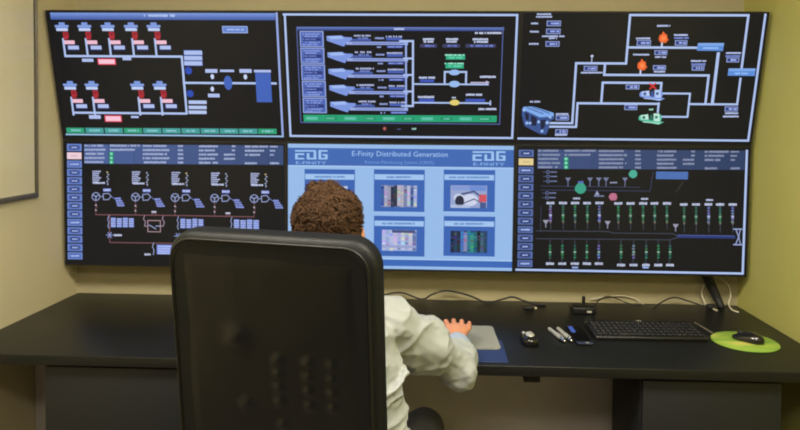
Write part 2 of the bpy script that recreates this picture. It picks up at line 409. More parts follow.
for (x, y) in ((663, 37.6), (641.6, 65)):
    s.line([(x - .8, y + 3), (x - 1.2, y + 9.6)], 1.8, WHT, 2)
    s.face([s.uv(x + a, y + c) for a, c in ((-4.4, 1), (-3.4, -2.6), (-1.4, -3.2), (0, -6.4), (2.2, -3.6), (4, -3), (4.2, .2), (5.6, 2.4), (4.4, 3), (2.8, 5.2), (-1, 5), (-3.4, 4))], (238, 102, 52), 4)
    s.ell(x + .4, y + .6, 2.4, 2.6, (250, 132, 74), 5)
for q in ([(698, 43), (724, 43), (722.8, 51), (696.6, 50.6)], [(728.6, 68.4), (755.6, 68.4), (754.6, 76), (727.4, 75.6)]):
    s.quad(q, (92, 140, 215), 4); x0, y0 = q[0]
    s.quad([q[0], q[1], (q[1][0] - .4, q[1][1] + 2.6), (q[0][0] - .4, q[0][1] + 2.6)], (126, 168, 232), 5); s.words(x0 + 5, x0 + 20, y0 + 5, 1.8, (150, 190, 245), 6)
BX = (44, 60, 128)
def tbox(x0, y0, x1, y1): s.frame(x0, y0, x1, y1, 0.8, (150, 166, 218), 2, BX); s.words(x0 + 4, x1 - 1.4, (y0 + y1) / 2, 2.2, (160, 178, 240), 4)
for a in ((547, 21, 560.6, 25.8), (546.4, 29, 560.2, 33.7), (545.8, 41.6, 559.2, 46.2), (637, 40.4, 650.6, 45.4), (675, 40.6, 687, 45.2), (654.6, 50.6, 667, 54.6), (653.2, 65.6, 665.6, 69.6),
          (692, 66, 704, 70.2), (726.6, 57.8, 739, 62), (584, 66.2, 597, 70.6), (626, 85, 639, 89), (624.6, 105, 637, 109.6), (556, 115.6, 568.6, 120), (555.6, 129.6, 567.4, 133.6), (724.8, 106.8, 737.6, 111.2)): tbox(*a)
for a in ((536, 552, 16.8), (537, 551, 14.2), (530, 539.6, 23.4), (530, 539, 31.6), (529, 538.4, 43.8), (542, 565, 36.2), (549, 557.4, 38.2), (657, 670, 25.8), (636, 650, 38.4), (674, 688, 35), (674, 688.6, 38),
          (655, 666, 57), (633, 650, 54.6), (654, 665, 71.6), (691, 706, 61), (690.4, 705.6, 64.2), (726, 741, 53), (725.4, 740, 56), (580.8, 602.4, 72.6), (530, 540, 101.6), (556, 569, 114), (555, 567, 134.8), (725, 738, 113.2), (723, 738.4, 116.4)):
    s.words(a[0], a[1], a[2], 1.9, (182, 194, 235) if a[2] not in (38, 64.2, 56) else (120, 140, 215), 3, 0.05)
s.line([(592, 56), (592, 62.6)], 1.0, (180, 190, 220)); s.ell(592, 56, 1.4, 1.2, WHT, 3)
# engine
s.face([s.uv(*p) for p in ((522, 108.4), (523.4, 106.8), (533, 106.4), (553.6, 112.8), (554.4, 118.6), (550, 121), (549.4, 127), (546, 134.6), (540, 134), (524.4, 126), (521.8, 115))], (58, 84, 144), 2)
s.face([s.uv(*p) for p in ((523.4, 106.8), (533, 106.4), (553.6, 112.8), (553.8, 116), (540, 117.4), (523, 109.4))], (126, 170, 234), 3)
s.line([(527, 107.6), (543, 113.6)], 1.0, (60, 88, 150), 4, False); s.line([(532, 107), (549, 113)], 1.0, (60, 88, 150), 4, False)
for q in ([(525, 112), (529, 114), (528.6, 121), (525.4, 119)], [(531, 115), (537, 118), (536, 126), (530.6, 125)], [(540, 120), (546, 119.6), (545, 126), (541, 131)]): s.quad(q, (26, 34, 62), 4)
for x, y in ((524, 110), (530, 123), (538.6, 122), (547, 122.5), (542, 131), (527, 123), (550, 117)): s.ell(x, y, 1.6, 1.6, (150, 184, 236), 5, 8, .3)
for k, (ox, oy, c1, c2, c3) in enumerate(((640, 88.8, (128, 156, 226), (182, 202, 242), (60, 82, 150)), (639, 112.4, (86, 190, 160), (190, 232, 218), (34, 110, 92)))):
    s.quad([(ox - 1, oy + 7.4), (ox + 6, oy + 6.4), (ox + 25, oy + 9.6), (ox + 19, oy + 12.2)], c1, 3); s.ell(ox + 4, oy + 5.4, 4.4, 3.2, c1, 3); s.ell(ox + 18.4, oy + 5.6, 4.2, 4.4, c1, 3)
    s.quad([(ox + 1.6, oy + 3), (ox + 9, oy + 1.6), (ox + 9.6, oy + 7), (ox + 2, oy + 7)], c2, 4); s.quad([(ox + 10.6, oy + 3), (ox + 13, oy + 1.8), (ox + 14, oy + 8), (ox + 10.8, oy + 8)], c3, 4)
    s.quad([(ox + 14.4, oy + 1), (ox + 20, oy + 1), (ox + 21, oy + 9), (ox + 15, oy + 8.6)], c2, 4); s.rect(ox + 3.4, oy + 3.6, ox + 6, oy + 6.4, c3, 5); s.rect(ox + 16, oy + 3.4, ox + 18.4, oy + 6, c3, 5)
    s.line([(ox + 4, oy + 9.4), (ox + 21, oy + 11)], .9, c2, 5, False)
s.line([(649.8, 83.8), (655.4, 88.4)], 1.8, (206, 52, 52), 6, False); s.line([(655.4, 83.6), (650, 88.6)], 1.8, (206, 52, 52), 6, False); s.words(649, 653.6, 109.4, 1.8, (150, 205, 190), 3, 0)
s.build(t)

def control_panel(s, x, y0, pitch, hot, hx0, hx1, top, bl, yb):
    dm = 0.78 if bl else 0.94; D = lambda *c: tuple(v * dm for v in c)
    for i in range(14):
        yc = y0 + pitch * i; xx = x + (-.0 if bl else 0) + i * (.06 if bl == 0 else -.1)
        if i == 1: s.rect(xx, yc - 3.5, xx + 14.6, yc + 3.4, hot, 2); s.words(xx + 4, xx + 11, yc, 1.6, [v * .85 for v in hot], 3); continue
        s.rect(xx, yc - 3.7, xx + 14.8, yc + 3.6, D(112, 140, 214), 1); s.rect(xx + 1.6, yc - 2.6, xx + 13.2, yc + 2.6, D(84, 110, 186), 2)
        if i not in (2, 9, 13): s.ell(xx + 7.4, yc, 5, 2.3, D(48, 62, 118), 3); s.words(xx + 4.6, xx + 10.6, yc, 1.9, (158, 178, 236), 4, 0)
        else: s.words(xx + 3, xx + 12, yc, 1.9, (170, 190, 240), 4, 0)
    n = 8
    for i in range(n):
        a, c = hx0 + (hx1 - hx0) * i / n, hx0 + (hx1 - hx0) * (i + 1) / n; k = i / n
        s.rect(a, top + k * 1.2, c, top + 19.6 + k * 1.4, D(76 - 22 * k, 100 - 24 * k, 160 - 38 * k), 1)
    L = D(176, 188, 226); d = hx0 - 84; sc = 1.0; S = lambda v: hx0 + (v - 84) * (hx1 - hx0) / 199.4
    for r in range(5):
        y = top + 1.4 + r * 4.1
        s.words(S(84.6), S(104 + (r % 2) * 1.5), y, 2.3, L, 3, .06)
        if r < 2: s.words(S(110), S(140 - r * 5), y, 2.3, L, 3, .06)
        else: s.rect(S(109.2), y - 2, S(114), y + 2, (28, 132, 104), 2); s.ell(S(111.4), y, 1.7, 1.6, (120, 215, 180), 3, 8)
        s.words(S(143), S(167 + (r % 2) * 3), y + .3, 2.3, L, 3, .06); s.words(S(178), S(183.5), y + .4, 2.2, L, 3, 0)
        s.words(S(199), S(218 - (r % 2) * 3), y + .7, 2.3, L, 3, .06)
        if r < 2: s.words(S(232), S(235.5), y + .7, 2.2, L, 3, 0)
        elif r < 4: s.words(S(224), S(235), y + .8, 2.2, L, 3, 0)
        if r < 3: s.words(S(245), S(268 - r * 4), y + 1, 2.3, L, 3, .06); s.words(S(270), S(278 - 2 * r), y + 1, 1.9, L, 3, 0)
        if r == 4: s.words(S(245), S(257), y + 1.2, 2.2, L, 3, 0); s.words(S(270), S(279), y + 1.2, 2.2, L, 3, 0)

# ---- lower left: one-line diagram
t, s = display(0, 1, 'lower left video wall display with five generator symbols on red lines')
control_panel(s, 67, 147.5, 8.33, (238, 206, 218), 84, 283.4, 144.2, 0, 0)
RED = (118, 78, 86); G = (150, 162, 208)
for i in range(5):
    x = 92.6 + 39.55 * i; y = 170.5 + .55 * i; c = x + 3.4
    for k in range(6): s.words(x, x + 8.6 - (k % 3) * 1.2, y + 1 + k * 2.1, 1.7, (176, 186, 226), 3, 0)
    s.words(x + .6, x + 12.6, y + 12.4, 2, (196, 204, 236), 3, 0)
    for k in range(5): s.rect(x + 14 + (k % 2), y + 1 + k * 2.3, x + 15.6 + (k % 2), y + 2.5 + k * 2.3, (150, 160, 190) if (k or i % 2) else (190, 170, 130), 3)
    s.rect(x + 14.6, y + 12.4, x + 15.8, y + 14.6, (150, 160, 200), 3)
    yy = y + 26
    s.ring(c, yy, 3.9, .9, G, 2)
    for a in (90, 210, 330): s.line([(c, yy), (c + 3.4 * math.cos(math.radians(a)), yy + 3.4 * math.sin(math.radians(a)))], 1.1, G, 2, False)
    s.rect(x + 10.6, yy - 8.2, x + 18.6, yy - 4.8, (96, 112, 190), 2); s.words(x + 11, x + 18.4, yy - 6.6, 2.2, (186, 196, 236), 3, 0)
    s.line([(x + 10.6, yy - 2.6), (x + 16, yy - 3.2), (x + 18.6, yy - .2), (x + 16, yy + 3), (x + 11, yy + 3.2), (x + 10.6, yy - 2.6)], .9, G, 2, False)
    s.line([(c + 4, yy), (x + 10.6, yy)], .8, G, 2); s.line([(x + 18.6, yy - .2), (x + 22.6, yy + 2.6)], .7, DIM, 2, False)
    for k in range(4): s.words(x + 22.6 + k * .7, x + 28.4 + k * 1.4, yy + 2 + k * 2.3, 2, (140, 156, 232), 3, 0)
    s.line([(c, yy + 4), (c, yy + 8), (c + 1.2, yy + 10), (c - .6, yy + 12.4), (c, yy + 14.4), (c, 214.6 + i * .5)], .8, RED, 2, False)
    s.rect(c - .8, yy + 8, c + .8, yy + 9.4, (190, 180, 200), 3); s.rect(c - .8, yy + 13, c + .8, yy + 14.2, (190, 180, 200), 3)
s.line([(95.8, 214.6), (175, 215.4), (253.8, 216.8)], 1.1, RED, 2, False)
for x, y in ((154, 212), (228, 213.3)): s.rect(x - 2.4, y - 1, x + 2.4, y + .8, (190, 190, 215), 3); s.line([(x - 2.6, y + 2.6), (x, y + 1), (x + 2.6, y + 2.6)], .8, RED, 3, False)
for x0, y0, w in ((111, 217.4, 24), (180.5, 218.4, 24), (234, 219.2, 26)):
    for k in range(4):
        xx = x0 + w * (k * .25); s.rect(xx, y0 + (k % 2) * .8, xx + w * .21, y0 + 10, (108, 126, 200), 2)
        for j in range(4): s.words(xx, xx + w * .2, y0 + 1.6 + 2.3 * j, 1.5, (172, 188, 240), 3, 0)
    s.line([(x0 - 2, y0 - 2), (x0 - 3.2, y0 + 2), (x0 - 2, y0 + 5), (x0 - 3, y0 + 8), (x0 - 2, y0 + 11)], .8, G, 2, False)
for x, y in ((109.8, 235), (178, 236)):
    for a in (0, 60, 120): s.line([(x - 3.4 * math.cos(math.radians(a)), y - 3 * math.sin(math.radians(a))), (x + 3.4 * math.cos(math.radians(a)), y + 3 * math.sin(math.radians(a)))], .9, (140, 156, 215), 3, False)
s.words(114, 122, 235.2, 2.2, (196, 204, 230), 3, 0)
s.line([(109.8, 215), (109.8, 242.4), (180, 243.4)], 1.1, RED, 2, False)
s.frame(148, 220.4, 160.4, 231.8, .9, (176, 144, 156), 2); s.line([(149, 225), (152, 226.4), (156, 229)], 1, G, 4, False); s.line([(156, 226), (160, 226)], 1, G, 4)
for x in (144.6, 163.4): s.line([(x, 215.4), (x - 1, 219), (x + 1, 222), (x, 226), (154, 226) if 0 else (x + (3.4 if x < 150 else -3), 226.4)], .9, (160, 140, 160), 2, False)
s.rect(156.8, 244.6, 175, 254.4, (122, 142, 222), 2); s.line([(153.6, 243), (152.6, 247), (154.2, 250), (153.4, 254.6)], .9, G, 2, False)
for j in range(4): s.words(158, 174 - (j % 2) * 4, 246.4 + 2.3 * j, 1.5, (186, 198, 242), 3, 0)
s.words(144.6, 150.8, 254.4, 2.2, (196, 204, 230), 3, 0)
s.build(t)

# ---- lower middle: title page
t, s = display(1, 1, 'lower middle video wall display with bright blue title page of photo cards')
w = 0.006; ux = SW / 2 - .0075; s.face([(-ux, -SH + .0085), (ux, -SH + .0085), (ux, -.0085), (-ux, -.0085)], (150, 186, 232), 1)
a = s.uv(289.6, 147.6); c = s.uv(512, 167.6)
s.face([(-ux, c[1]), (ux, c[1]), (ux, a[1]), (-ux, a[1])], (64, 104, 178), 2)
s.face([(-ux, c[1] - .006), (ux, c[1] - .006), (ux, c[1]), (-ux, c[1])], (168, 200, 240), 2)
s.text('E-Finity Distributed Generation', 352, 150.8, 447.6, 158.6, (156, 192, 240), 3, 0.004)
s.text('Remote Monitoring System (CRMS)', 365, 160.4, 434, 165.2, (116, 156, 218), 3, 0.0)
def logo(x0, y0, x1, y1):
    f = lambda px, py: (x0 + (x1 - x0) * px / 100, y0 + (y1 - y0) * py / 100)
    def R(a, b, c, d): s.rect(*f(a, b), *f(c, d), (156, 194, 238), 3)
    R(0, 0, 26, 18); R(0, 0, 4, 10); R(0, 34, 28, 54); R(0, 34, 8, 100); R(0, 82, 28, 100)           # E
    R(26, 0, 64, 18); R(36, 34, 44, 100); R(36, 82, 66, 100); R(57, 18, 65, 100)                      # D
    R(72, 0, 100, 18); R(72, 0, 80, 100); R(72, 82, 100, 100); R(92, 44, 100, 100); R(84, 44, 100, 60) # G
logo(295.2, 150, 327.6, 159.4); s.text('E-FINITY', 296, 161.2, 326.4, 164.4, (140, 180, 232), 3, 0.01)
logo(472.6, 151.2, 505.4, 160.8); s.text('E-FINITY', 473.4, 162.6, 504.6, 165.8, (140, 180, 232), 3, 0.01)
CB = (58, 100, 178)
for col, (xa, xb) in enumerate(((304.6, 354.8), (374, 424.4), (443.8, 494.6))):
    for row in range(2):
        yt = (169, 215.4)[row] + col * .3; yb = (212, 256.6)[row]
        s.rect(xa, yt, xb, yb, CB, 2); s.rect(xa + .6, yt + 4.8, xb - .6, yt + 10.8, (160, 196, 238), 3)
        n = (30, 25, 40)[col] if row == 0 else (30, 34, 30)[col]; m_ = (xa + xb) / 2
        s.words(m_ - n / 2, m_ + n / 2, yt + 7.8, 2.2, (96, 134, 198), 4, .1)
        s.rect(xa, yb, xb, yb + 1, (172, 204, 242), 3)
def photo(x0, y0, x1, y1, cols, base):
    s.rect(x0, y0, x1, y1, base, 3); n = len(cols)
    for i, c in enumerate(cols):
        if c is None: continue
        a, b_ = x0 + (x1 - x0) * i / n, x0 + (x1 - x0) * (i + 1) / n
        s.rect(a, y0 + random.uniform(0, 2), b_ - .2, y1 - random.uniform(0, 2), c, 4)
        for k in range(4):
            y = random.uniform(y0 + 1, y1 - 3); s.rect(a + .3, y, b_ - .5, y + random.uniform(.8, 2.2), [max(0, min(255, v + random.choice((-38, 30)))) for v in c], 5)
photo(381, 185, 417, 207.4, [(60, 92, 160), (160, 160, 190), (150, 150, 178), (40, 48, 74), (48, 50, 70), (180, 178, 196), (168, 166, 190), (120, 128, 165), (176, 184, 215), (70, 92, 150), (170, 180, 215)], (110, 124, 170))
photo(382, 229.6, 416.4, 251, [(172, 184, 222), (150, 168, 214), (178, 186, 220), (190, 190, 218), (160, 172, 212), (186, 190, 220), (150, 164, 208), (186, 190, 216), (100, 116, 168)], (160, 178, 220))
s.rect(392, 229.8, 415, 233, (70, 84, 130), 6); s.rect(382, 245, 416, 248, (150, 160, 205), 6)
photo(450.6, 230.6, 487, 253, [(30, 40, 70), (42, 58, 96), (36, 44, 70), (70, 110, 175), (130, 134, 180), (46, 120, 136), (50, 140, 130), (36, 96, 110), (28, 44, 60), (60, 100, 120), (40, 66, 100)], (40, 60, 100))
s.rect(450.6, 185.2, 486.8, 208, (150, 164, 206), 3); s.rect(452, 186, 470, 190.4, (130, 152, 210), 4); s.rect(470, 186, 486, 191, (110, 140, 210), 4)
s.ell(459.6, 201, 4.6, 5.6, (40, 44, 66), 5); s.ell(459, 197.5, 5.6, 4, (196, 204, 228), 4); s.ell(470, 200, 8, 6, (205, 212, 234), 4); s.line([(462, 194), (474, 191.4), (480, 196)], 2, (72, 84, 124), 6, False)
s.line([(464, 203), (474, 199), (482, 203)], 1.4, (90, 100, 140), 6, False); s.rect(479, 194.4, 486.4, 202, (206, 84, 96), 6); s.rect(480, 202.4, 486, 208, (70, 88, 140), 6); s.rect(450.6, 204.6, 470, 208, (176, 190, 222), 5)
photo(311.6, 185, 347.6, 207.4, [(110, 130, 180), (150, 160, 200), (90, 110, 160), (130, 146, 190), (170, 180, 215), (100, 120, 170)], (110, 130, 180)); s.rect(344, 186.4, 347.6, 188.2, (200, 220, 248), 6)
photo(311.6, 229.6, 347.6, 251, [(120, 136, 180), (80, 100, 150), (150, 160, 200), (110, 126, 170), (140, 150, 190)], (110, 130, 180))
a = s.uv(400, 259.6); c = s.uv(400, 266); s.face([(-ux, c[1]), (ux, c[1]), (ux, a[1]), (-ux, a[1])], (60, 104, 182), 2)
s.face([(-ux, a[1]), (ux, a[1]), (ux, a[1] + .005), (-ux, a[1] + .005)], (172, 206, 244), 2)
s.build(t)

# ---- lower right: valve columns
t, s = display(2, 1, 'lower right video wall display with green valve columns above and below a bus')
control_panel(s, 518.8, 153.4, 8.47, (228, 206, 150), 537.6, 744.4, 149.3, 1, 0)
s.line([(516.4, 269.6), (742.6, 273.4), (747.4, 150.8)], 2.4, PIPE)
s.ell(580.6, 188.4, 5.6, 5.6, (56, 158, 132), 4, 14, .06); s.rect(578, 181, 583.4, 186, (84, 104, 172), 3); s.ell(633, 174, 4.2, 4.2, (72, 172, 150), 4, 12, .06); s.ell(613, 196.6, 4.2, 4, (186, 110, 138), 4, 12, .1)
s.rect(656, 171.4, 687.8, 179.4, (74, 110, 176), 3)
D2 = (78, 90, 128)
s.line([(541, 186), (640, 187)], .8, (54, 62, 96), 2); s.line([(541, 190), (650, 191), (653, 172)], .8, (54, 62, 96), 2, False); s.line([(541, 206), (541, 232)], .7, (50, 58, 90), 2)
for x, y in ((548, 172), (548, 176.4), (548, 181.2), (547, 193), (547, 197.6)): s.ring(x, y, 1.5, .6, (110, 124, 170), 3, 8); s.words(x + 2.4, x + 9, y, 1.5, (110, 122, 165), 3, 0); s.line([(x - 5, y), (x - 2, y)], .6, D2, 3)
for x in (568, 590, 598.8, 606, 625): s.quad([(x - 3, 177.6), (x + 3, 177.6), (x + .6, 181), (x - .6, 181)], (112, 120, 154), 3); s.line([(x, 180), (x, 186)], .9, (110, 120, 160), 3)
s.quad([(597, 190.6), (599.4, 195), (594.6, 195)], (150, 158, 192), 3); s.words(594, 604, 196, 1.5, (130, 140, 180), 3, 0); s.words(610, 617, 182.6, 1.6, (150, 158, 190), 3, 0)
s.line([(676, 192), (683, 182)], .6, (70, 72, 70), 2, False)
s.words(573, 580, 198.4, 2, (186, 194, 226), 3, 0); s.words(641, 648, 198.8, 2, (186, 194, 226), 3, 0); s.words(706, 713, 200, 2, (186, 194, 226), 3, 0)
for i, x in enumerate((550.5, 563, 575, 587.3, 599.4, 618.2, 630.4, 643, 654.6, 666.8, 684, 696, 708.6, 720, 732.6)):
    y = 203 + (i > 9) * 1 + (i > 4) * .4; gr = i in (0, 4, 12, 14); c = (112, 124, 178) if gr else (44, 118, 88)
    s.words(x - 4, x + 4, y, 2.8, (190, 198, 226), 3, 0); s.line([(x, y + 2), (x + .2, y + 26 + (i > 9) * 2)], .7, (64, 74, 92), 2, False)
    for k in range(6): s.rect(x - 1.1 - (k % 2) * .5 * gr, y + 2.6 + k * 2.8, x + 1.1, y + 4.4 + k * 2.8, [v * random.uniform(.75, 1.15) for v in c], 3)
    s.rect(x - 1.2, y + 11, x + 1.2, y + 13.4, (120, 160, 140) if not gr else (170, 176, 214), 4); s.rect(x - .6, y + 18, x + .8, y + 20, (128, 110, 100), 4)
for i, x in enumerate((550, 562.3, 574.8, 586.8, 598.8, 621, 633.6, 646.2, 658.3, 670)):
    y = 263.6 + (i > 4) * 1.4; gr = i in (4, 6); c = (112, 124, 178) if gr else (44, 118, 88)
    s.words(x - 4, x + 4, y, 2.8, (190, 198, 226), 3, 0); s.line([(x, 239.6), (x, y - 2)], .7, (64, 74, 92), 2)
    for k in range(5): s.rect(x - 1.1 - (k % 2) * .5 * gr, 245 + k * 2.9, x + 1.1, 246.8 + k * 2.9, [v * random.uniform(.75, 1.15) for v in c], 3)
    s.rect(x - 1.2, 251, x + 1.2, 253, (130, 170, 150), 4)
for x in (575, 645.6): s.rect(x - 3, 266.6, x + 3, 268.4, (150, 172, 228), 3)
s.line([(536, 230.8), (608, 231.4), (613, 233), (672, 233.6), (678, 236)], .8, (66, 72, 92), 3, False); s.line([(536, 238.6), (610, 239.2), (670, 239.8), (678, 237.4)], .8, (66, 72, 92), 3, False)
s.line([(678, 236.4), (734, 237.4)], 3, (40, 56, 116), 2); s.line([(678, 235), (734, 236)], .7, (84, 100, 160), 3)
for x, y in ((545.8, 222), (607.6, 223), (675.6, 226)): s.quad([(x - 3, y - 2), (x + 3, y - 2), (x + 1, y + 1.4), (x - 1, y + 1.4)], (150, 150, 172), 3); s.line([(x, y + 1), (x, y + 5)], 1, (150, 150, 180), 3)
s.line([(733.6, 229), (742, 229.4)], 1.4, G, 4); s.line([(733.6, 244.6), (741.4, 244.8)], 1.4, G, 4); s.line([(736, 230), (738.6, 237), (735.6, 244)], 1.2, G, 4, False); s.line([(740, 230), (738.6, 237), (740.4, 244)], 1.0, G, 4, False)
s.build(t)

# ------------------------------------------------------------------ whiteboard on the left wall
BOARD = mat('white_board_enamel', (212, 204, 172), 0.16, noise_amt=0.02, noise_scale=4)
FRAMEM = mat('grey_aluminium_frame', (104, 98, 84), 0.4, metal=0.2)
t = thing('whiteboard', 'whiteboard in a thin grey frame hanging on the cream left wall', 'whiteboard', (XL, -0.8, 1.236))
y0, y1, z0, z1 = -0.62, 0.617, 0.0, 1.0; d = 0.016; w = 0.02
m = MB(); m.box(0.001, d - 0.006, y0 + w, y1 - w, z0 + w, z1 - w); m.build('board_panel', BOARD, t)
m = MB()
for q in ((y0, y1, z0, z0 + w), (y0, y1, z1 - w, z1), (y0, y0 + w, z0 + w, z1 - w), (y1 - w * .4, y1, z0 + w, z1 - w)): m.box(0.001, d, *q, bevel=0.003)
m.build('board_frame', FRAMEM, t)

# ------------------------------------------------------------------ desk
DESKM = mat('black_brown_wood_veneer', (21, 22, 21), 0.4, spec=0.28, noise_amt=0.12, noise_scale=9, stretch=(0.6, 14, 14), bump=0.04, bump_scale=40)
CABM = mat('charcoal_laminate', (17, 20, 24), 0.55, noise_amt=0.06, noise_scale=6)
CABM2 = mat('dark_brown_laminate', (166, 160, 154), 0.55, noise_amt=0.06, noise_scale=6)
ZD, YD = 0.74, -0.686
t = thing('desk', 'long black-brown desk running wall to wall under the screens', 'desk', (0, 0, 0))
m = MB(); m.box(XL + 0.004, XR - 0.004, YD, YB - 0.004, ZD - 0.036, ZD, bevel=0.003); m.build('desktop', DESKM, t)
m = MB(); m.box(0.47, 0.525, YD + 0.03, YD + 0.09, ZD - 0.068, ZD - 0.036, bevel=0.003); m.box(0.485, 0.51, YD + 0.09, -0.22, ZD - 0.055, ZD - 0.036); m.build('support_bracket', MOUNTM, t)
m = MB(); m.box(XL + 0.004, XR - 0.004, -0.20, -0.182, 0.02, ZD - 0.037); m.build('modesty_panel', CABM2, t)
def cabinet(x0, x1, label, nm, side):
    t = thing('desk_cabinet', label, 'cabinet', ((x0 + x1) / 2, 0, 0))
    hw = (x1 - x0) / 2
    m = MB(); m.box(-hw, hw, YD + 0.05, -0.30, 0.05, ZD - 0.037, bevel=0.002); m.box(-hw + .02, hw - .02, YD + 0.09, -0.34, 0.001, 0.05); m.build('carcass', CABM, t)
    m = MB(); m.box(-hw + 0.003, hw - 0.003, YD + 0.03, YD + 0.049, 0.06, ZD - 0.05, bevel=0.003); dr = m.build('door', CABM, t)
    hx = side * (hw - 0.05)
    m = MB(); m.tube([(hx, YD + 0.032, 0.40), (hx, YD + 0.01, 0.40), (hx, YD + 0.01, 0.26), (hx, YD + 0.032, 0.26)], 0.005, 8); m.build('handle', MOUNTM, dr)
cabinet(0.872, 1.345, 'charcoal cabinet under the right end of the desk', 'c', 1)
cabinet(-1.225, -0.72, 'charcoal cabinet under the left end of the desk, behind the chair', 'c', -1)

# ------------------------------------------------------------------ things on the desk
BLK = mat('black_plastic', (26, 26, 27), 0.35, noise_amt=0.1, noise_scale=200)
BLKG = mat('glossy_black_plastic', (18, 18, 20), 0.12, coat=0.4)
RUB = mat('black_rubber', (28, 28, 28), 0.6)
GLASSB = mat('phone_glass', (14, 16, 22), 0.06, coat=0.6)
SILV = mat('silver_metal', (214, 212, 200), 0.3, metal=0.5)
WCAB = mat('white_cable_plastic', (205, 198, 172), 0.45)

# dark blue mat and grey mouse pad
m = MB(); m.box(-0.19, 0.19, -0.115, 0.115, 0, 0.0016, bevel=0.0005, seg=1)
tag(m.build('desk_mat', mat('navy_vinyl', (34, 48, 92), 0.45, noise_amt=0.08, noise_scale=40), loc=(0.225, -0.545, ZD + 0.0006)), 'dark blue mat lying under the grey mouse pad at the desk edge', 'mat')
m = MB(); m.poly(rrect(0.232, 0.268, 0.018), 0, 0.0035)
tag(m.build('mouse_pad', mat('grey_mouse_pad_cloth', (134, 136, 130), 0.8, noise_amt=0.05, noise_scale=150, bump=0.1, bump_scale=600), loc=(0.283, -0.406, ZD + 0.0026), rot=(0, 0, 0.03)), 'grey rectangular mouse pad under the right hand of the person', 'mouse pad')

# green round mouse pad: printed lime slices
gp = bpy.data.materials.new('lime_print_pad'); gp.use_nodes = True
nt = gp.node_tree; b = nt.nodes['Principled BSDF']; b.inputs['Roughness'].default_value = 0.55
tc = nt.nodes.new('ShaderNodeTexCoord'); no = nt.nodes.new('ShaderNodeTexNoise'); no.inputs['Scale'].default_value = 9; no.inputs['Detail'].default_value = 1
mp = nt.nodes.new('ShaderNodeMapping'); mp.inputs['Rotation'].default_value = (0, 0, 0.5); mp.inputs['Scale'].default_value = (0.5, 1.6, 1)
rp = nt.nodes.new('ShaderNodeValToRGB'); e = rp.color_ramp.elements
e[0].position = 0.40; e[0].color = lin((118, 158, 58)); e[1].position = 0.70; e[1].color = lin((198, 190, 100))
k = rp.color_ramp.elements.new(0.58); k.color = lin((146, 174, 68))
nt.links.new(tc.outputs['Object'], mp.inputs['Vector']); nt.links.new(mp.outputs['Vector'], no.inputs['Vector']); nt.links.new(no.outputs['Fac'], rp.inputs['Fac']); nt.links.new(rp.outputs['Color'], b.inputs['Base Color'])
m = MB(); m.lathe([(0.001, 0), (0.117, 0), (0.1185, 0.001), (0.1185, 0.003), (0.117, 0.004), (0.001, 0.004)], 48)
tag(m.build('mouse_pad', gp, loc=(1.343, -0.388, ZD + 0.0006)), 'round lime green mouse pad near the right wall', 'mouse pad')

def mouse(label, loc, rz, group=None, sc=1.0, panel=False):
    t = thing('computer_mouse', label, 'computer mouse', loc, (0, 0, rz), None); t.scale = (sc, sc, sc)
    m = MB(); rings = []
    for i in range(13):
        a = i / 12; y = -0.055 + 0.11 * a; e = math.sqrt(max(0.02, 1 - (2 * a - 1) ** 4)); hw = 0.031 * e * (1 - 0.12 * math.sin(PI * a)); h = (0.036 - 0.016 * a ** 1.5) * max(.2, math.sin(PI * min(1, max(0.06, a * .86 + .1)))) ** .6
        rings.append([Vector((hw * math.cos(q) * (abs(math.cos(q)) ** -.25 if abs(math.cos(q)) > .05 else 1), y, 0.002 + max(0, h * math.sin(q)) if math.sin(q) > 0 else 0.002)) for q in [PI * j / 14 for j in range(15)] + [PI + PI * j / 5 for j in range(1, 5)]])
    m.rings(rings); m.build('mouse_shell', BLKG, t)
    m = MB(); m.lathe([(0.002, -0.003), (0.008, -0.003), (0.009, 0), (0.008, 0.003), (0.002, 0.003)], 16, M=Matrix.Translation((0, 0.030, 0.0215)) @ Matrix.Rotation(PI / 2, 4, 'Y')); m.build('scroll_wheel', RUB, t)
    m = MB(); m.tube([(0, 0.008, 0.0345), (0, 0.022, 0.030)], 0.0012, 6); m.build('button_seam', RUB, t)
    if panel: m = MB(); m.ball((0, -0.012, 0.0305), (0.015, 0.026, 0.0055)); m.build('palm_glare', SILV, t); m = MB(); m.ball((-0.012, 0.032, 0.02), (0.006, 0.014, 0.006)); m.build('button', SILV, t); m = MB(); m.ball((0.012, 0.032, 0.02), (0.006, 0.014, 0.006)); m.build('button', SILV, t)  # glare on the glossy shell painted as silver panel and buttons
    return t
mouse('black mouse on the round lime green mouse pad', (1.357, -0.385, ZD + 0.005), 0.75, sc=1.05)
mouse('black mouse with glare painted silver on the bare desk right of the grey mouse pad', (0.517, -0.44, ZD + 0.0006), 0.05, sc=1.1, panel=True)
mouse('dark mouse held under the right hand of the person', (0.247, -0.46, ZD + 0.0064), 0.0)

# two silver pens
for i, (lab, loc, rz) in enumerate((('silver pen right of the mouse with painted glare, the left one of the two', (0.632, -0.365, ZD + 0.0086), 0.22), ('silver pen lying next to the black phone', (0.664, -0.36, ZD + 0.0086), 0.16))):
    t = thing('pen', lab, 'pen', loc, (0, 0, rz), 'silver pens')
    t.scale = (1.35, 1.35, 1.35); m = MB(); m.tube([(0, -0.045, 0), (0, 0.045, 0)], 0.006, 12); m.build('barrel', SILV, t)
    m = MB(); m.tube([(0, -0.06, 0), (0, -0.05, 0), (0, -0.04, 0)], [0.0045, 0.0062, 0.0062], 12); m.build('pen_cap', mat('chrome', (225, 222, 210), 0.1, metal=1.0), t)
    m = MB(); m.tube([(0, 0.045, 0), (0, 0.062, 0)], [0.005, 0.0015], 10); m.build('pen_tip', MATS['chrome'], t)
    m = MB(); m.box(-0.0015, 0.0015, -0.05, -0.015, 0.006, 0.0085); m.build('pen_clip', SILV, t)
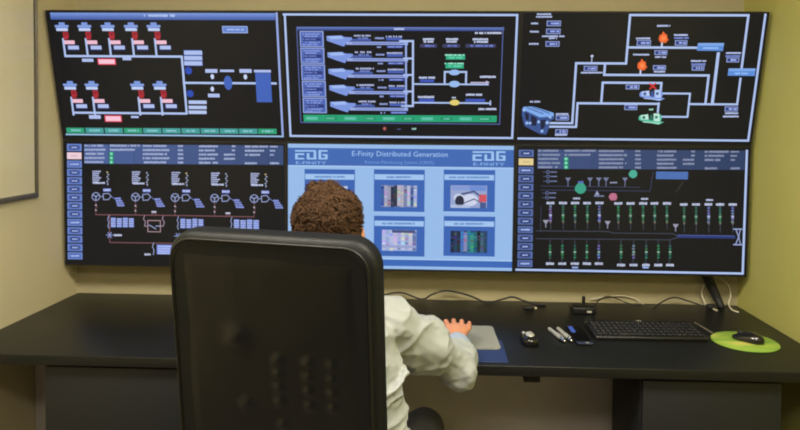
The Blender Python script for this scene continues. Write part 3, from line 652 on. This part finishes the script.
# phone
t = thing('smartphone', 'black smartphone with a painted blue screen reflection lying left of the keyboard', 'phone', (0.722, -0.362, ZD + 0.0006), (0, 0, 0.0))
m = MB(); m.poly(rrect(0.06, 0.225, 0.010), 0, 0.0085, smooth=False); m.build('phone_body', BLKG, t)
m = MB(); m.poly(rrect(0.054, 0.212, 0.007), 0.0086, 0.0090); m.build('phone_screen', GLASSB, t)
m = MB(); m.box(-0.024, -0.006, 0.02, 0.095, 0.0091, 0.0093); m.build('screen_glare', mat('blue_glare_glow', (40, 60, 130), 0.2, emit=(62, 82, 150), emit_strength=0.8), t)  # glowing blue patch stands in for the displays' reflection
m = MB(); m.box(0.004, 0.016, -0.104, -0.094, 0.0087, 0.0094); m.build('phone_glint', SILV, t)  # glint at the phone's lower end painted as a silver square
# small black hub with stub antenna
t = thing('network_box', 'small black box with a stub antenna against the wall', 'router', (0.815, -0.02, ZD + 0.0006))
m = MB(); m.box(-0.05, 0.05, -0.045, 0.04, 0, 0.028, bevel=0.004); m.build('box_body', BLK, t)
m = MB(); m.tube([(0.008, 0.02, 0.028), (0.008, 0.02, 0.058)], 0.008, 12); m.build('antenna', BLK, t)
m = MB(); m.box(0.008, 0.028, -0.0465, -0.0445, 0.008, 0.015); m.build('pale_patch', mat('pale_plastic', (200, 200, 190), 0.3), t)  # small pale patch on the box front
# keyboard
t = thing('keyboard', 'black keyboard between the phone and the round green mouse pad', 'keyboard', (0.992, -0.315, ZD + 0.0006), (0, 0, 0.02)); t.scale = (.96, .96, 1)
M4 = Matrix.Rotation(0.05, 4, 'X')
m = MB(); m.box(-0.225, 0.225, -0.085, 0.085, 0.004, 0.018, bevel=0.004, M=M4); m.build('keyboard_base', BLK, t)
m = MB()
for r in range(5):
    y = -0.066 + r * 0.031; n = 20
    xs = [(-0.213 + k * 0.0213, 0.0185) for k in range(n)]
    if r == 0: xs = [(-0.213 + k * 0.0213, 0.0185) for k in (0, 1, 2, 3)] + [(-0.128, 0.104)] + [(-0.213 + k * 0.0213, 0.0185) for k in range(9, n)]
    for x, w_ in xs: m.box(x, x + w_, y, y + 0.026, 0.017, 0.024, bevel=0.0022, seg=1, M=M4)
m.build('keys', mat('black_keycaps', (20, 20, 20), 0.5), t)
m = MB(); m.box(-0.012, 0.012, 0.0, 0.006, 0.0235, 0.0245, M=Matrix.Translation((0.0, 0.084, 0.002))); m.build('indicator', mat('pale_plastic', (200, 200, 190), 0.3), t)
for sx in (-0.19, 0.19):
    m = MB(); m.box(sx - 0.015, sx + 0.015, 0.06, 0.075, 0, 0.012); m.build('foot', RUB, t); m = MB(); m.box(sx - 0.015, sx + 0.015, -0.075, -0.06, 0, 0.006); m.build('foot', RUB, t)
# thin pen beside the green pad
t = thing('pen', 'thin dark pen lying between the keyboard and the round green mouse pad', 'pen', (1.252, -0.235, ZD + 0.0046), (0, 0, 0.12))
m = MB(); m.tube([(0, -0.06, 0), (0, 0.055, 0)], 0.004, 10); m.build('barrel', mat('grey_pen_plastic', (96, 92, 80), 0.35), t)
m = MB(); m.tube([(0, 0.056, 0), (0, 0.068, 0)], [0.0036, 0.001], 10); m.build('pen_tip', SILV, t)

# cables
def cable(label, pts, r, m_, name='cable'):
    m = MB(); m.tube(smooth_path(pts, 8), r, 8); return tag(m.build(name, m_), label, 'cable')
zc = ZD + 0.005
cable('black cable arching against the wall behind the person', [(-0.35, 0.05, zc), (-0.12, 0.10, zc + .012), (0.0, 0.11, zc + .03), (0.10, 0.09, zc + .006), (0.15, 0.09, zc + .03), (0.22, 0.10, zc + .045), (0.32, 0.10, zc + .025), (0.40, 0.08, zc), (0.47, 0.09, zc + .012), (0.52, 0.10, zc + .022), (0.57, 0.09, zc + .008), (0.62, 0.07, zc - .001), (0.665, 0.06, zc - .001)], 0.0042, RUB)
t = thing('cable_plug', 'small black plug with white tip on the desk left of the antenna box', 'plug', (0.585, -0.005, ZD + 0.001))
m = MB(); m.box(-0.03, 0.02, -0.012, 0.012, 0, 0.014, bevel=0.003); m.build('plug_body', BLK, t)
m = MB(); m.box(0.02, 0.03, -0.006, 0.006, 0.003, 0.011); m.build('plug_tip', WCAB, t)
cable('thin black cable rising from the antenna box along the wall', [(0.868, -0.01, zc + .006), (0.90, 0.04, zc + .03), (0.97, 0.11, zc + .030), (1.05, 0.10, zc + .002), (1.10, 0.08, zc - .001)], 0.0028, RUB)
cable('pale thin cable lying along the foot of the wall', [(0.885, 0.122, zc + .012), (1.0, 0.126, zc + .03), (1.08, 0.122, zc + .022), (1.12, 0.105, zc)], 0.0025, WCAB)
cable('black cable looping on the desk toward the corner plug', [(1.14, 0.03, zc - .001), (1.20, 0.08, zc + .02), (1.26, 0.10, zc + .034), (1.32, 0.09, zc + .02), (1.385, 0.06, zc + .004)], 0.0035, RUB)
t = thing('cable_plug', 'black plug at the end of the looping cable near the corner', 'plug', (1.405, 0.055, ZD + 0.001), (0, 0, 0.2))
m = MB(); m.box(-0.02, 0.02, -0.014, 0.014, 0, 0.022, bevel=0.005); m.build('plug_body', RUB, t)
m = MB(); m.tube([(0.019, 0, 0.011), (0.035, 0, 0.011)], 0.004, 8); m.build('plug_tip', BLK, t)
cable('thick black cable bundle hanging from the lower right display to the desk', [(1.375, 0.055, 0.935), (1.40, 0.085, 0.88), (1.425, 0.095, 0.83), (1.445, 0.09, 0.785), (1.455, 0.07, 0.751)], [0.027 - .011 * i / 32 for i in range(33)], RUB, 'cable_bundle')
cable('white cable looping left of the thick black cable bundle', [(1.40, 0.118, 0.84), (1.388, 0.118, 0.80), (1.395, 0.11, 0.765), (1.40, 0.08, 0.748), (1.415, 0.02, 0.745)], 0.004, WCAB)
cable('white cable looping right of the thick black cable bundle', [(1.47, 0.12, 0.87), (1.505, 0.11, 0.835), (1.515, 0.11, 0.79), (1.503, 0.10, 0.755), (1.488, 0.035, 0.7455), (1.50, 0.0, 0.7445)], 0.004, WCAB)

# ------------------------------------------------------------------ office chair
LEA = mat('black_leather', (9, 12, 15), 0.29, bump=0.04, bump_scale=90, spec=0.4, rough_var=0.04, noise_scale=14)
LEA2 = mat('matt_black_leather', (11, 14, 17), 0.5, bump=0.08, bump_scale=90, spec=0.28)
PIP = mat('worn_leather_edge', (12, 12, 11), 0.4)
t = thing('office_chair', 'black leather high-back office chair seen from behind', 'chair', (-0.133, -1.13, 0), (0, 0, math.radians(-13)))
def cushion(W, H, D, r, n=3, bulge=0.0):
    """upholstered slab standing in xz, thickness along y, rounded outline and edges"""
    rings = []; N = 10
    for i in range(N + 1):
        a = -1 + 2 * i / N; e = 0.022 * (1 - math.sqrt(max(0, 1 - max(0, (abs(a) - .35) / .65) ** 2)))
        o = rrect(W - 2 * e, H - 2 * e, r, 8)
        rings.append([Vector((x, a * D / 2 + bulge * (1 - (2 * x / W) ** 2) * (a < 0) * -1, z)) for x, z in o])
    return rings
ML = Matrix.Translation((0.0, -0.285, 0.888)) @ Matrix.Rotation(math.radians(6), 4, 'X')
m = MB(); b2 = MB(); b2.rings(cushion(0.505, 0.86, 0.075, 0.065)); m._merge(b2.bm, ML)
m.build('backrest', LEA2, t)
# inset back panel with welted seam and soft creases
b2 = MB(); W_, H_ = 0.43, 0.78; nx, nz = 150, 270; g = []
TUFTS = [(tx, tz, 0.0050, 0.0125) for tx in (0.02, 0.092, 0.147) for tz in (0.15, 0.118, 0.085, 0.05)] + [(-0.08, 0.195, 0.009, 0.026), (-0.065, 0.035, 0.005, 0.016), (0.025, -0.002, 0.005, 0.0125)]
for j in range(nz + 1):
    row = []
    for i in range(nx + 1):
        x = -W_ / 2 + W_ * i / nx; z = -H_ / 2 + H_ * j / nz
        ed = min(1, min(W_ / 2 - abs(x), H_ / 2 - abs(z)) / 0.03)
        h = 0.0025 * ed + 0.0012 * noise.noise(Vector((x * 16, z * 7, 1))) * ed
        for tx, tz, ta, ts in TUFTS: h += ta * math.exp(-((x - tx) ** 2 + (z - tz) ** 2) / (ts * ts))
        row.append(b2.bm.verts.new((x, -0.0375 - h + 0.001, z)))
    g.append(row)
for j in range(nz):
    for i in range(nx):
        f = b2.bm.faces.new((g[j][i], g[j][i + 1], g[j + 1][i + 1], g[j + 1][i])); f.smooth = True
m = MB(); m._merge(b2.bm, ML); m.build('back_panel', LEA, t)
m = MB(); o = rrect(0.475, 0.83, 0.055, 8); b2 = MB()
pts = [Vector((x, -0.0385, z)) for x, z in o]; pts.append(pts[0]); b2.tube(pts, 0.003, 6); m._merge(b2.bm, ML); m.build('piping', PIP, t)
m = MB()
b2 = MB(); b2.rings(cushion(0.50, 0.50, 0.10, 0.07)); m._merge(b2.bm, Matrix.Translation((0, 0.02, 0.455)) @ Matrix.Rotation(PI / 2, 4, 'X')); m.build('seat', LEA, t)
CH = mat('black_nylon', (28, 28, 28), 0.4)
m = MB(); m.box(-0.06, 0.06, -0.30, -0.10, 0.365, 0.40, bevel=0.01); m.tube(smooth_path([(0, -0.14, 0.385), (0, -0.25, 0.385), (0, -0.295, 0.43), (0, -0.262, 0.60)], 6), 0.022, 10, rb=0.04); m.build('back_bracket', CH, t)
m = MB(); m.lathe([(0.01, 0.10), (0.03, 0.10), (0.03, 0.24), (0.02, 0.24), (0.02, 0.37), (0.09, 0.375), (0.09, 0.40), (0.01, 0.40)], 20); m.build('gas_lift', CH, t)
for i in range(5):
    a = 2 * PI * i / 5 + 0.3; c_, s_ = math.cos(a), math.sin(a)
    m = MB(); m.tube([(0.02 * c_, 0.02 * s_, 0.115), (0.16 * c_, 0.16 * s_, 0.105), (0.29 * c_, 0.29 * s_, 0.085)], [0.026, 0.022, 0.016], 10); lg = m.build('base_leg', CH, t)
    m = MB()
    for q in (-0.014, 0.014): m.lathe([(0.004, -0.008), (0.026, -0.008), (0.028, 0), (0.026, 0.008), (0.004, 0.008)], 16, M=Matrix.Translation((0.29 * c_, 0.29 * s_, 0.0285)) @ Matrix.Rotation(a, 4, 'Z') @ Matrix.Translation((0, q, 0)) @ Matrix.Rotation(PI / 2, 4, 'X'))
    m.tube([(0.29 * c_, 0.29 * s_, 0.03), (0.29 * c_, 0.29 * s_, 0.08)], 0.007, 8); m.build('caster', CH, lg)

# ------------------------------------------------------------------ the person
SKIN = mat('skin', (200, 136, 100), 0.5, noise_amt=0.06, noise_scale=30)
SHIRT = mat('off_white_shirt_cotton', (158, 163, 162), 0.85, noise_amt=0.03, noise_scale=9, bump=0.35, bump_scale=16)
TROU = mat('dark_grey_trousers', (36, 36, 36), 0.85, noise_amt=0.08, noise_scale=30, bump=0.15, bump_scale=25)
HAIRM = mat('brown_hair', (64, 43, 25), 0.8, noise_amt=0.3, noise_scale=45, spec=0.25)
SHOE = mat('black_shoe_leather', (24, 22, 20), 0.35)
P0 = Vector((-0.145, -1.14, 0))
person = thing('person', 'person with short brown hair and off-white shirt seated at the desk, seen from behind', 'person', P0)
L = lambda x, y, z: Vector((x, y, z)) - P0      # world -> person
hx = -0.145
SHR, ELR, WRR = L(0.020, -1.07, 1.000), L(0.240, -0.83, 0.782), L(0.238, -0.60, 0.800)
SHL, ELL, WRL = L(-0.312, -1.07, 0.992), L(-0.44, -0.84, 0.79), L(-0.27, -0.62, 0.785)
HIPR, KNR, ANR = L(-0.06, -1.16, 0.578), L(0.128, -0.78, 0.562), L(0.10, -0.66, 0.12)
HIPL, KNL, ANL = L(-0.23, -1.16, 0.585), L(-0.33, -0.76, 0.60), L(-0.32, -0.64, 0.12)
NECK, HEAD = L(hx, -1.115, 1.075), L(hx + .004, -1.09, 1.266)
def hand(m, W, side, flat=False):
    """palm, four fingers, thumb; W wrist; fingers point +y; side=+1 right hand (thumb to -x)"""
    z = 0.006; k = side
    m.tube([W, W + Vector((0, 0.03, 0.004)), W + Vector((0.004 * k, 0.075, 0.010)), W + Vector((0.006 * k, 0.115, 0.008))], [0.020, 0.019, 0.018, 0.014], 14, rb=[0.027, 0.036, 0.047, 0.045], up=(0, 0, 1))
    base = [(-0.034, 0.112, 0.088), (-0.0085, 0.120, 0.098), (0.0175, 0.116, 0.090), (0.0415, 0.104, 0.070)]
    for i, (fx, fy, ln) in enumerate(base):
        p = W + Vector(((fx + 0.004) * k, fy - 0.03, 0.010)); sp = (fx * 0.22) * k
        q = [p, p + Vector((sp * .3, 0.03, 0.004)), p + Vector((sp * .3 + sp * .4, 0.03 + ln * 0.42, 0.006)), p + Vector((sp * 1.0, 0.03 + ln * 0.74, -0.008)), p + Vector((sp * 1.2, 0.03 + ln * 0.94, -0.026))]
        r = 0.0098 if i < 3 else 0.0086
        m.tube(q, [r * 1.05, r * 1.08, r, r * .94, r * .84], 10)
    m.tube([W + Vector((-0.016 * k, 0.03, -0.002)), W + Vector((-0.044 * k, 0.060, -0.006)), W + Vector((-0.062 * k, 0.095, -0.012)), W + Vector((-0.064 * k, 0.128, -0.018))], [0.015, 0.0135, 0.0115, 0.0095], 10)
m = MB()
# skull, jaw, neck, face
m.ball(HEAD + Vector((0, -0.012, 0.016)), (0.081, 0.101, 0.094)); m.ball(HEAD + Vector((0, 0.026, -0.045)), (0.062, 0.07, 0.078)); m.ball(HEAD + Vector((0, 0.06, -0.085)), (0.034, 0.032, 0.028))
m.tube([NECK + Vector((0, -.01, -.03)), HEAD + Vector((0, -0.02, -0.06))], 0.06, 16)
m.tube([HEAD + Vector((0, 0.088, 0.0)), HEAD + Vector((0, 0.108, -0.026)), HEAD + Vector((0, 0.112, -0.034))], [0.008, 0.012, 0.014], 10)
for sx in (-1, 1):
    m.ball(HEAD + Vector((sx * 0.011, 0.1, -0.036)), 0.008); m.ball(HEAD + Vector((sx * 0.034, 0.076, 0.012)), (0.022, 0.012, 0.009))
    m.ball(HEAD + Vector((sx * 0.042, 0.064, -0.025)), (0.022, 0.016, 0.018))
    m.ball(HEAD + Vector((sx * 0.092, -0.004, -0.022)), (0.010, 0.021, 0.033), Matrix.Rotation(sx * 0.35, 4, 'Z')); m.ball(HEAD + Vector((sx * 0.09, 0.004, -0.05)), (0.008, 0.011, 0.012))
m.ball(HEAD + Vector((0, 0.088, -0.058)), (0.024, 0.010, 0.006)); m.ball(HEAD + Vector((0, 0.086, -0.069)), (0.021, 0.010, 0.007))
# trunk and limbs under the clothes
m.tube([L(hx, -1.16, 0.60), L(hx, -1.165, 0.75), L(hx, -1.15, 0.92), L(hx, -1.13, 1.02)], [0.10, 0.095, 0.105, 0.075], 18, rb=[0.15, 0.135, 0.155, 0.15], up=(0, 1, 0))
for S_, E_, W_ in ((SHR, ELR, WRR), (SHL, ELL, WRL)): m.tube([S_, S_.lerp(E_, .5), E_], [0.05, 0.045, 0.038], 12); m.tube([E_, E_.lerp(W_, .4), W_], [0.036, 0.035, 0.025], 12)
for H_, K_, A_ in ((HIPR, KNR, ANR), (HIPL, KNL, ANL)): m.tube([H_, H_.lerp(K_, .5), K_], [0.075, 0.068, 0.05], 12); m.tube([K_, K_.lerp(A_, .35), A_], [0.05, 0.05, 0.035], 12); m.tube([A_, A_ + Vector((0, .02, -.06)), A_ + Vector((0, 0.13, -.085))], [0.034, 0.032, 0.022], 10)
hand(m, WRR, 1); hand(m, WRL, -1)
body = m.build('body', SKIN, person); voxel(body, 0.0032, 3, 0.5)
# eyes
EYE = mat('eye_white', (225, 220, 212), 0.2); PUP = mat('dark_iris', (40, 28, 20), 0.2)
for sx in (-1, 1):
    m = MB(); m.ball(HEAD + Vector((sx * 0.034, 0.077, 0.0)), 0.0115, mi=0, u=12, v=8); m.ball(HEAD + Vector((sx * 0.034, 0.0845, 0.0)), 0.005, mi=1, u=10, v=6); m.build('eye', [EYE, PUP], person)

# shirt
m = MB()
m.tube([L(hx, -1.165, 0.65), L(hx, -1.165, 0.69), L(hx - .0, -1.165, 0.78), L(hx, -1.15, 0.92), L(hx, -1.135, 1.005), L(hx, -1.125, 1.05)], [0.135, 0.135, 0.128, 0.132, 0.105, 0.07], 26, rb=[0.245, 0.242, 0.23, 0.212, 0.185, 0.135], up=(0, 1, 0))
m.tube([L(hx, -1.12, 1.045), L(hx, -1.115, 1.10)], [0.074, 0.068], 16)
for sg, S_, E_, W_ in ((1, SHR, ELR, WRR), (-1, SHL, ELL, WRL)):
    d1 = (E_ - S_); d2 = (W_ - E_)
    m.tube([NECK + Vector((sg * 0.06, -0.005, -0.018)), S_ + Vector((-sg * 0.05, -0.01, 0.012)), S_ + Vector((sg * .0, 0, 0))], [0.052, 0.062, 0.071], 16)
    m.tube([S_, S_ + d1 * .22, S_ + d1 * .38, S_ + d1 * .50, S_ + d1 * .53], [0.073, 0.076, 0.081, 0.084, 0.078], 18)
    m.tube([S_ + d1 * .5, S_ + d1 * .76, E_, E_ + d2 * .12], [0.052, 0.053, 0.060, 0.060], 18)
    m.tube([E_ - d2 * .1, E_ + d2 * .12, E_ + d2 * .38, E_ + d2 * .56, E_ + d2 * .64], [0.056, 0.061, 0.058, 0.051, 0.045], 18)
    # elbow and armpit folds
    for k in range(0):
        a = S_ + d1 * (.66 + .1 * k); m.tube(smooth_path([a + Vector((sg * .055, -.02, .012)), a + Vector((sg * .03, -.055, -.02 - .004 * k)), a + Vector((-sg * .02, -.058, -.032))], 4), 0.0075, 8)
    for k in range(3):
        a = E_ + d2 * (.08 + .17 * k); m.tube(smooth_path([a + Vector((-.03, 0, .044)), a + Vector((.02, .008 * (-1) ** k, .048)), a + Vector((.05, .02, .012))], 4), 0.007, 8)
for z, f0, f1, sl in ((0.90, -20, 95, .05), (0.845, 10, 120, .045), (0.775, -15, 80, .05), (0.71, 5, 110, .04)):
    for sg in (1, -1):
        m.tube([L(hx + sg * .228 * math.cos(math.radians(f0 + (f1 - f0) * k / 10)), -1.163 - .131 * math.sin(math.radians(f0 + (f1 - f0) * k / 10)), z - sl * k / 10 + .01 * math.sin(k)) for k in range(11)], [.004 + .008 * math.sin(PI * k / 10) for k in range(11)], 8)
shirt = m.build('shirt', SHIRT, person); voxel(shirt, 0.005, 3, 0.5)
me = shirt.data
nrm = [v.normal.copy() for v in me.vertices]; pos = [v.co.copy() for v in me.vertices]; flat = []
for p, vn in zip(pos, nrm):
    rg = 1 - abs(noise.noise(Vector((p.x * 6 + p.z * 5, p.y * 6 + 2, p.z * 15 - p.x * 4)))); rg2 = 1 - abs(noise.noise(Vector((p.x * 13 + 9, p.y * 13, p.z * 22))))
    n_ = .011 * rg ** 5 + .005 * rg2 ** 5 - .006 + noise.noise(Vector((p.x * 9 + 3, p.y * 9, p.z * 14))) * .006 + noise.noise(Vector((p.x * 24, p.y * 24 + 5, p.z * 30))) * .003
    flat += list(p + vn * n_)
me.vertices.foreach_set('co', flat); me.update()
# collar and cuffs
m = MB(); n = 28
for (rr, z, y) in ((0, 0, 0),):
    rings = []
    for q, (r, zz) in enumerate(((0.067, 0.0), (0.066, 0.03), (0.064, 0.045), (0.070, 0.046), (0.078, 0.015), (0.080, -0.01), (0.076, -0.012), (0.067, 0.0))):
        rings.append([NECK + Vector((r * math.cos(2 * PI * k / n), r * 1.02 * math.sin(2 * PI * k / n) - .004, zz + .008 - .014 * math.sin(2 * PI * k / n))) for k in range(n)])
    m.rings(rings, caps=False)
m.build('collar', SHIRT, shirt)
CUFF = mat('blue_lit_cuff_cotton', (150, 164, 186), 0.8, bump=0.2, bump_scale=30)  # blue light from the displays painted into the cuff colour
for E_, W_ in ((ELR, WRR), (ELL, WRL)):
    d2 = W_ - E_; m = MB(); m.tube([E_ + d2 * .54, E_ + d2 * .64, E_ + d2 * .76, E_ + d2 * .82], [0.043, 0.046, 0.044, 0.040], 22, rb=[0.046, 0.050, 0.048, 0.043]); cf = m.build('cuff', CUFF, shirt)
    m = MB(); m.ball(E_ + d2 * .72 + Vector((.047, 0, .0)), (.003, .006, .006), u=10, v=6); m.build('button', EYE, cf)
# trousers
m = MB()
m.tube([L(hx, -1.165, 0.64), L(hx, -1.165, 0.585), L(hx, -1.15, 0.56)], [0.10, 0.10, 0.055], 20, rb=[0.19, 0.19, 0.17], up=(0, 1, 0))
for H_, K_, A_ in ((HIPR, KNR, ANR), (HIPL, KNL, ANL)):
    m.tube([H_, H_.lerp(K_, .3), H_.lerp(K_, .7), K_], [0.082, 0.080, 0.074, 0.066], 16); m.tube([K_, K_.lerp(A_, .3), A_ + Vector((0, 0, -.0))], [0.068, 0.066, 0.058], 16)
tr = m.build('trousers', TROU, person); voxel(tr, 0.008, 5, 0.5)
for A_ in (ANR, ANL):
    m = MB(); m.tube([A_ + Vector((0, -.03, -.055)), A_ + Vector((0, .03, -.055)), A_ + Vector((0, .11, -.07)), A_ + Vector((0, .17, -.08))], [0.05, 0.052, 0.038, 0.026], 14, rb=[0.036, 0.042, 0.046, 0.036]); m.box(A_.x - .043, A_.x + .043, A_.y - .07, A_.y + .19, -.001 + 0.001, 0.014, bevel=0.006)
    m.build('shoe', SHOE, person)

# hair: cap plus short curled locks
m = MB()
m.ball(HEAD + Vector((0, -0.018, 0.026)), (0.090, 0.110, 0.093)); m.ball(HEAD + Vector((0, -0.04, -0.025)), (0.090, 0.08, 0.085)); m.ball(HEAD + Vector((-0.014, 0.01, 0.088)), (0.048, 0.06, 0.036))
m.tube([HEAD + Vector((0, -.06, -.06)), HEAD + Vector((0, -.058, -.09))], [0.06, .048], 14)
hair = m.build('hair', HAIRM, person); voxel(hair, 0.005, 3)
bmh = bmesh.new(); bmh.from_mesh(hair.data); bmh.normal_update()
for v in bmh.verts: v.co += v.normal * ((.002 + .006 * noise.noise(v.co * 24) + .009 * noise.noise(v.co * 13 + Vector((3, 1, 2)))) + .004 * noise.noise(v.co * 75))
bmh.normal_update(); base = [(v.co.copy(), v.normal.copy()) for v in bmh.verts]
# cut the cap clear of the face
cut = [v for v in bmh.verts if (v.co - HEAD).y > 0.055 and (v.co - HEAD).z < 0.045]
bmesh.ops.delete(bmh, geom=cut, context='VERTS')
for f in bmh.faces: f.smooth = True
rnd = random.Random(3)
for i in range(5200):
    p, nn = base[rnd.randrange(len(base))]
    q = p - HEAD
    if q.y > 0.05 and q.z < 0.05 or q.z < -0.085: continue
    fl = noise.noise_vector(p * 22); tn = Vector((fl.x * 1.6 + q.x * 3, fl.y * 1.6 - .3, fl.z * 1.3 - .35)) + Vector((rnd.gauss(0, .6), rnd.gauss(0, .6), rnd.gauss(0, .5))); tn = (tn - nn * tn.dot(nn)).normalized(); w = nn.cross(tn) * rnd.uniform(.0013, .0025)
    l = rnd.uniform(.012, .022) * (1.25 if q.z > .05 else .8); pr = None
    pts = [p - nn * .003, p + nn * .005 + tn * l * .35, p + nn * rnd.uniform(.004, .009) + tn * l * .75, p + nn * rnd.uniform(.0, .006) + tn * l * 1.1]
    prev = None
    for k, c in enumerate(pts):
        s_ = (1, 1, .75, .12)[k]
        cur = [bmh.verts.new(c - w * s_), bmh.verts.new(c + nn * .0014 * s_), bmh.verts.new(c + w * s_)]
        if prev:
            for a in (0, 1): f = bmh.faces.new((prev[a], prev[a + 1], cur[a + 1], cur[a])); f.smooth = True
        prev = cur
bmh.to_mesh(hair.data); bmh.free()

# ------------------------------------------------------------------ ceiling lights
LAMPM = mat('light_diffuser', (240, 236, 224), 0.5, emit=(255, 238, 205), emit_strength=6.0)
LFR = mat('white_lamp_frame', (225, 225, 220), 0.5)
def ceiling_light(label, x, y, power):
    t = thing('ceiling_light', label, 'lamp', (x, y, ZC - 0.001))
    m = MB(); w, d, k = 0.60, 0.30, 0.02
    for q in ((-w, w, -d, -d + k), (-w, w, d - k, d), (-w, -w + k, -d + k, d - k), (w - k, w, -d + k, d - k)): m.box(q[0], q[1], q[2], q[3], -0.05, 0, bevel=0.003)
    m.build('lamp_frame', LFR, t)
    m = MB(); m.box(-w + k, w - k, -d + k, d - k, -0.02, -0.012); m.build('diffuser', LAMPM, t)
    la = bpy.data.lights.new('lamp_glow', 'AREA'); la.shape = 'RECTANGLE'; la.size = 1.1; la.size_y = 0.5; la.energy = power; la.color = (1.0, 0.95, 0.84)
    lo = bpy.data.objects.new('lamp_glow', la); COL.objects.link(lo); lo.parent = t; lo.location = (0, 0, -0.055)
ceiling_light('ceiling light panel on the side of the whiteboard wall', -0.85, -1.75, 42)
ceiling_light('ceiling light panel on the side of the yellow-green wall', 0.85, -1.75, 42)
ceiling_light('ceiling light panel further back in the room', 0.0, -3.3, 22)

w = bpy.data.worlds.new('room_world'); SC.world = w; w.use_nodes = True
w.node_tree.nodes['Background'].inputs[0].default_value = (0.9, 0.85, 0.7, 1); w.node_tree.nodes['Background'].inputs[1].default_value = 0.05
SC.cycles.filter_width = 2.0
SC.view_settings.view_transform = 'Standard'; SC.view_settings.look = 'None'; SC.view_settings.gamma = 1; SC.view_settings.exposure = 0
SC.view_settings.use_curve_mapping = False
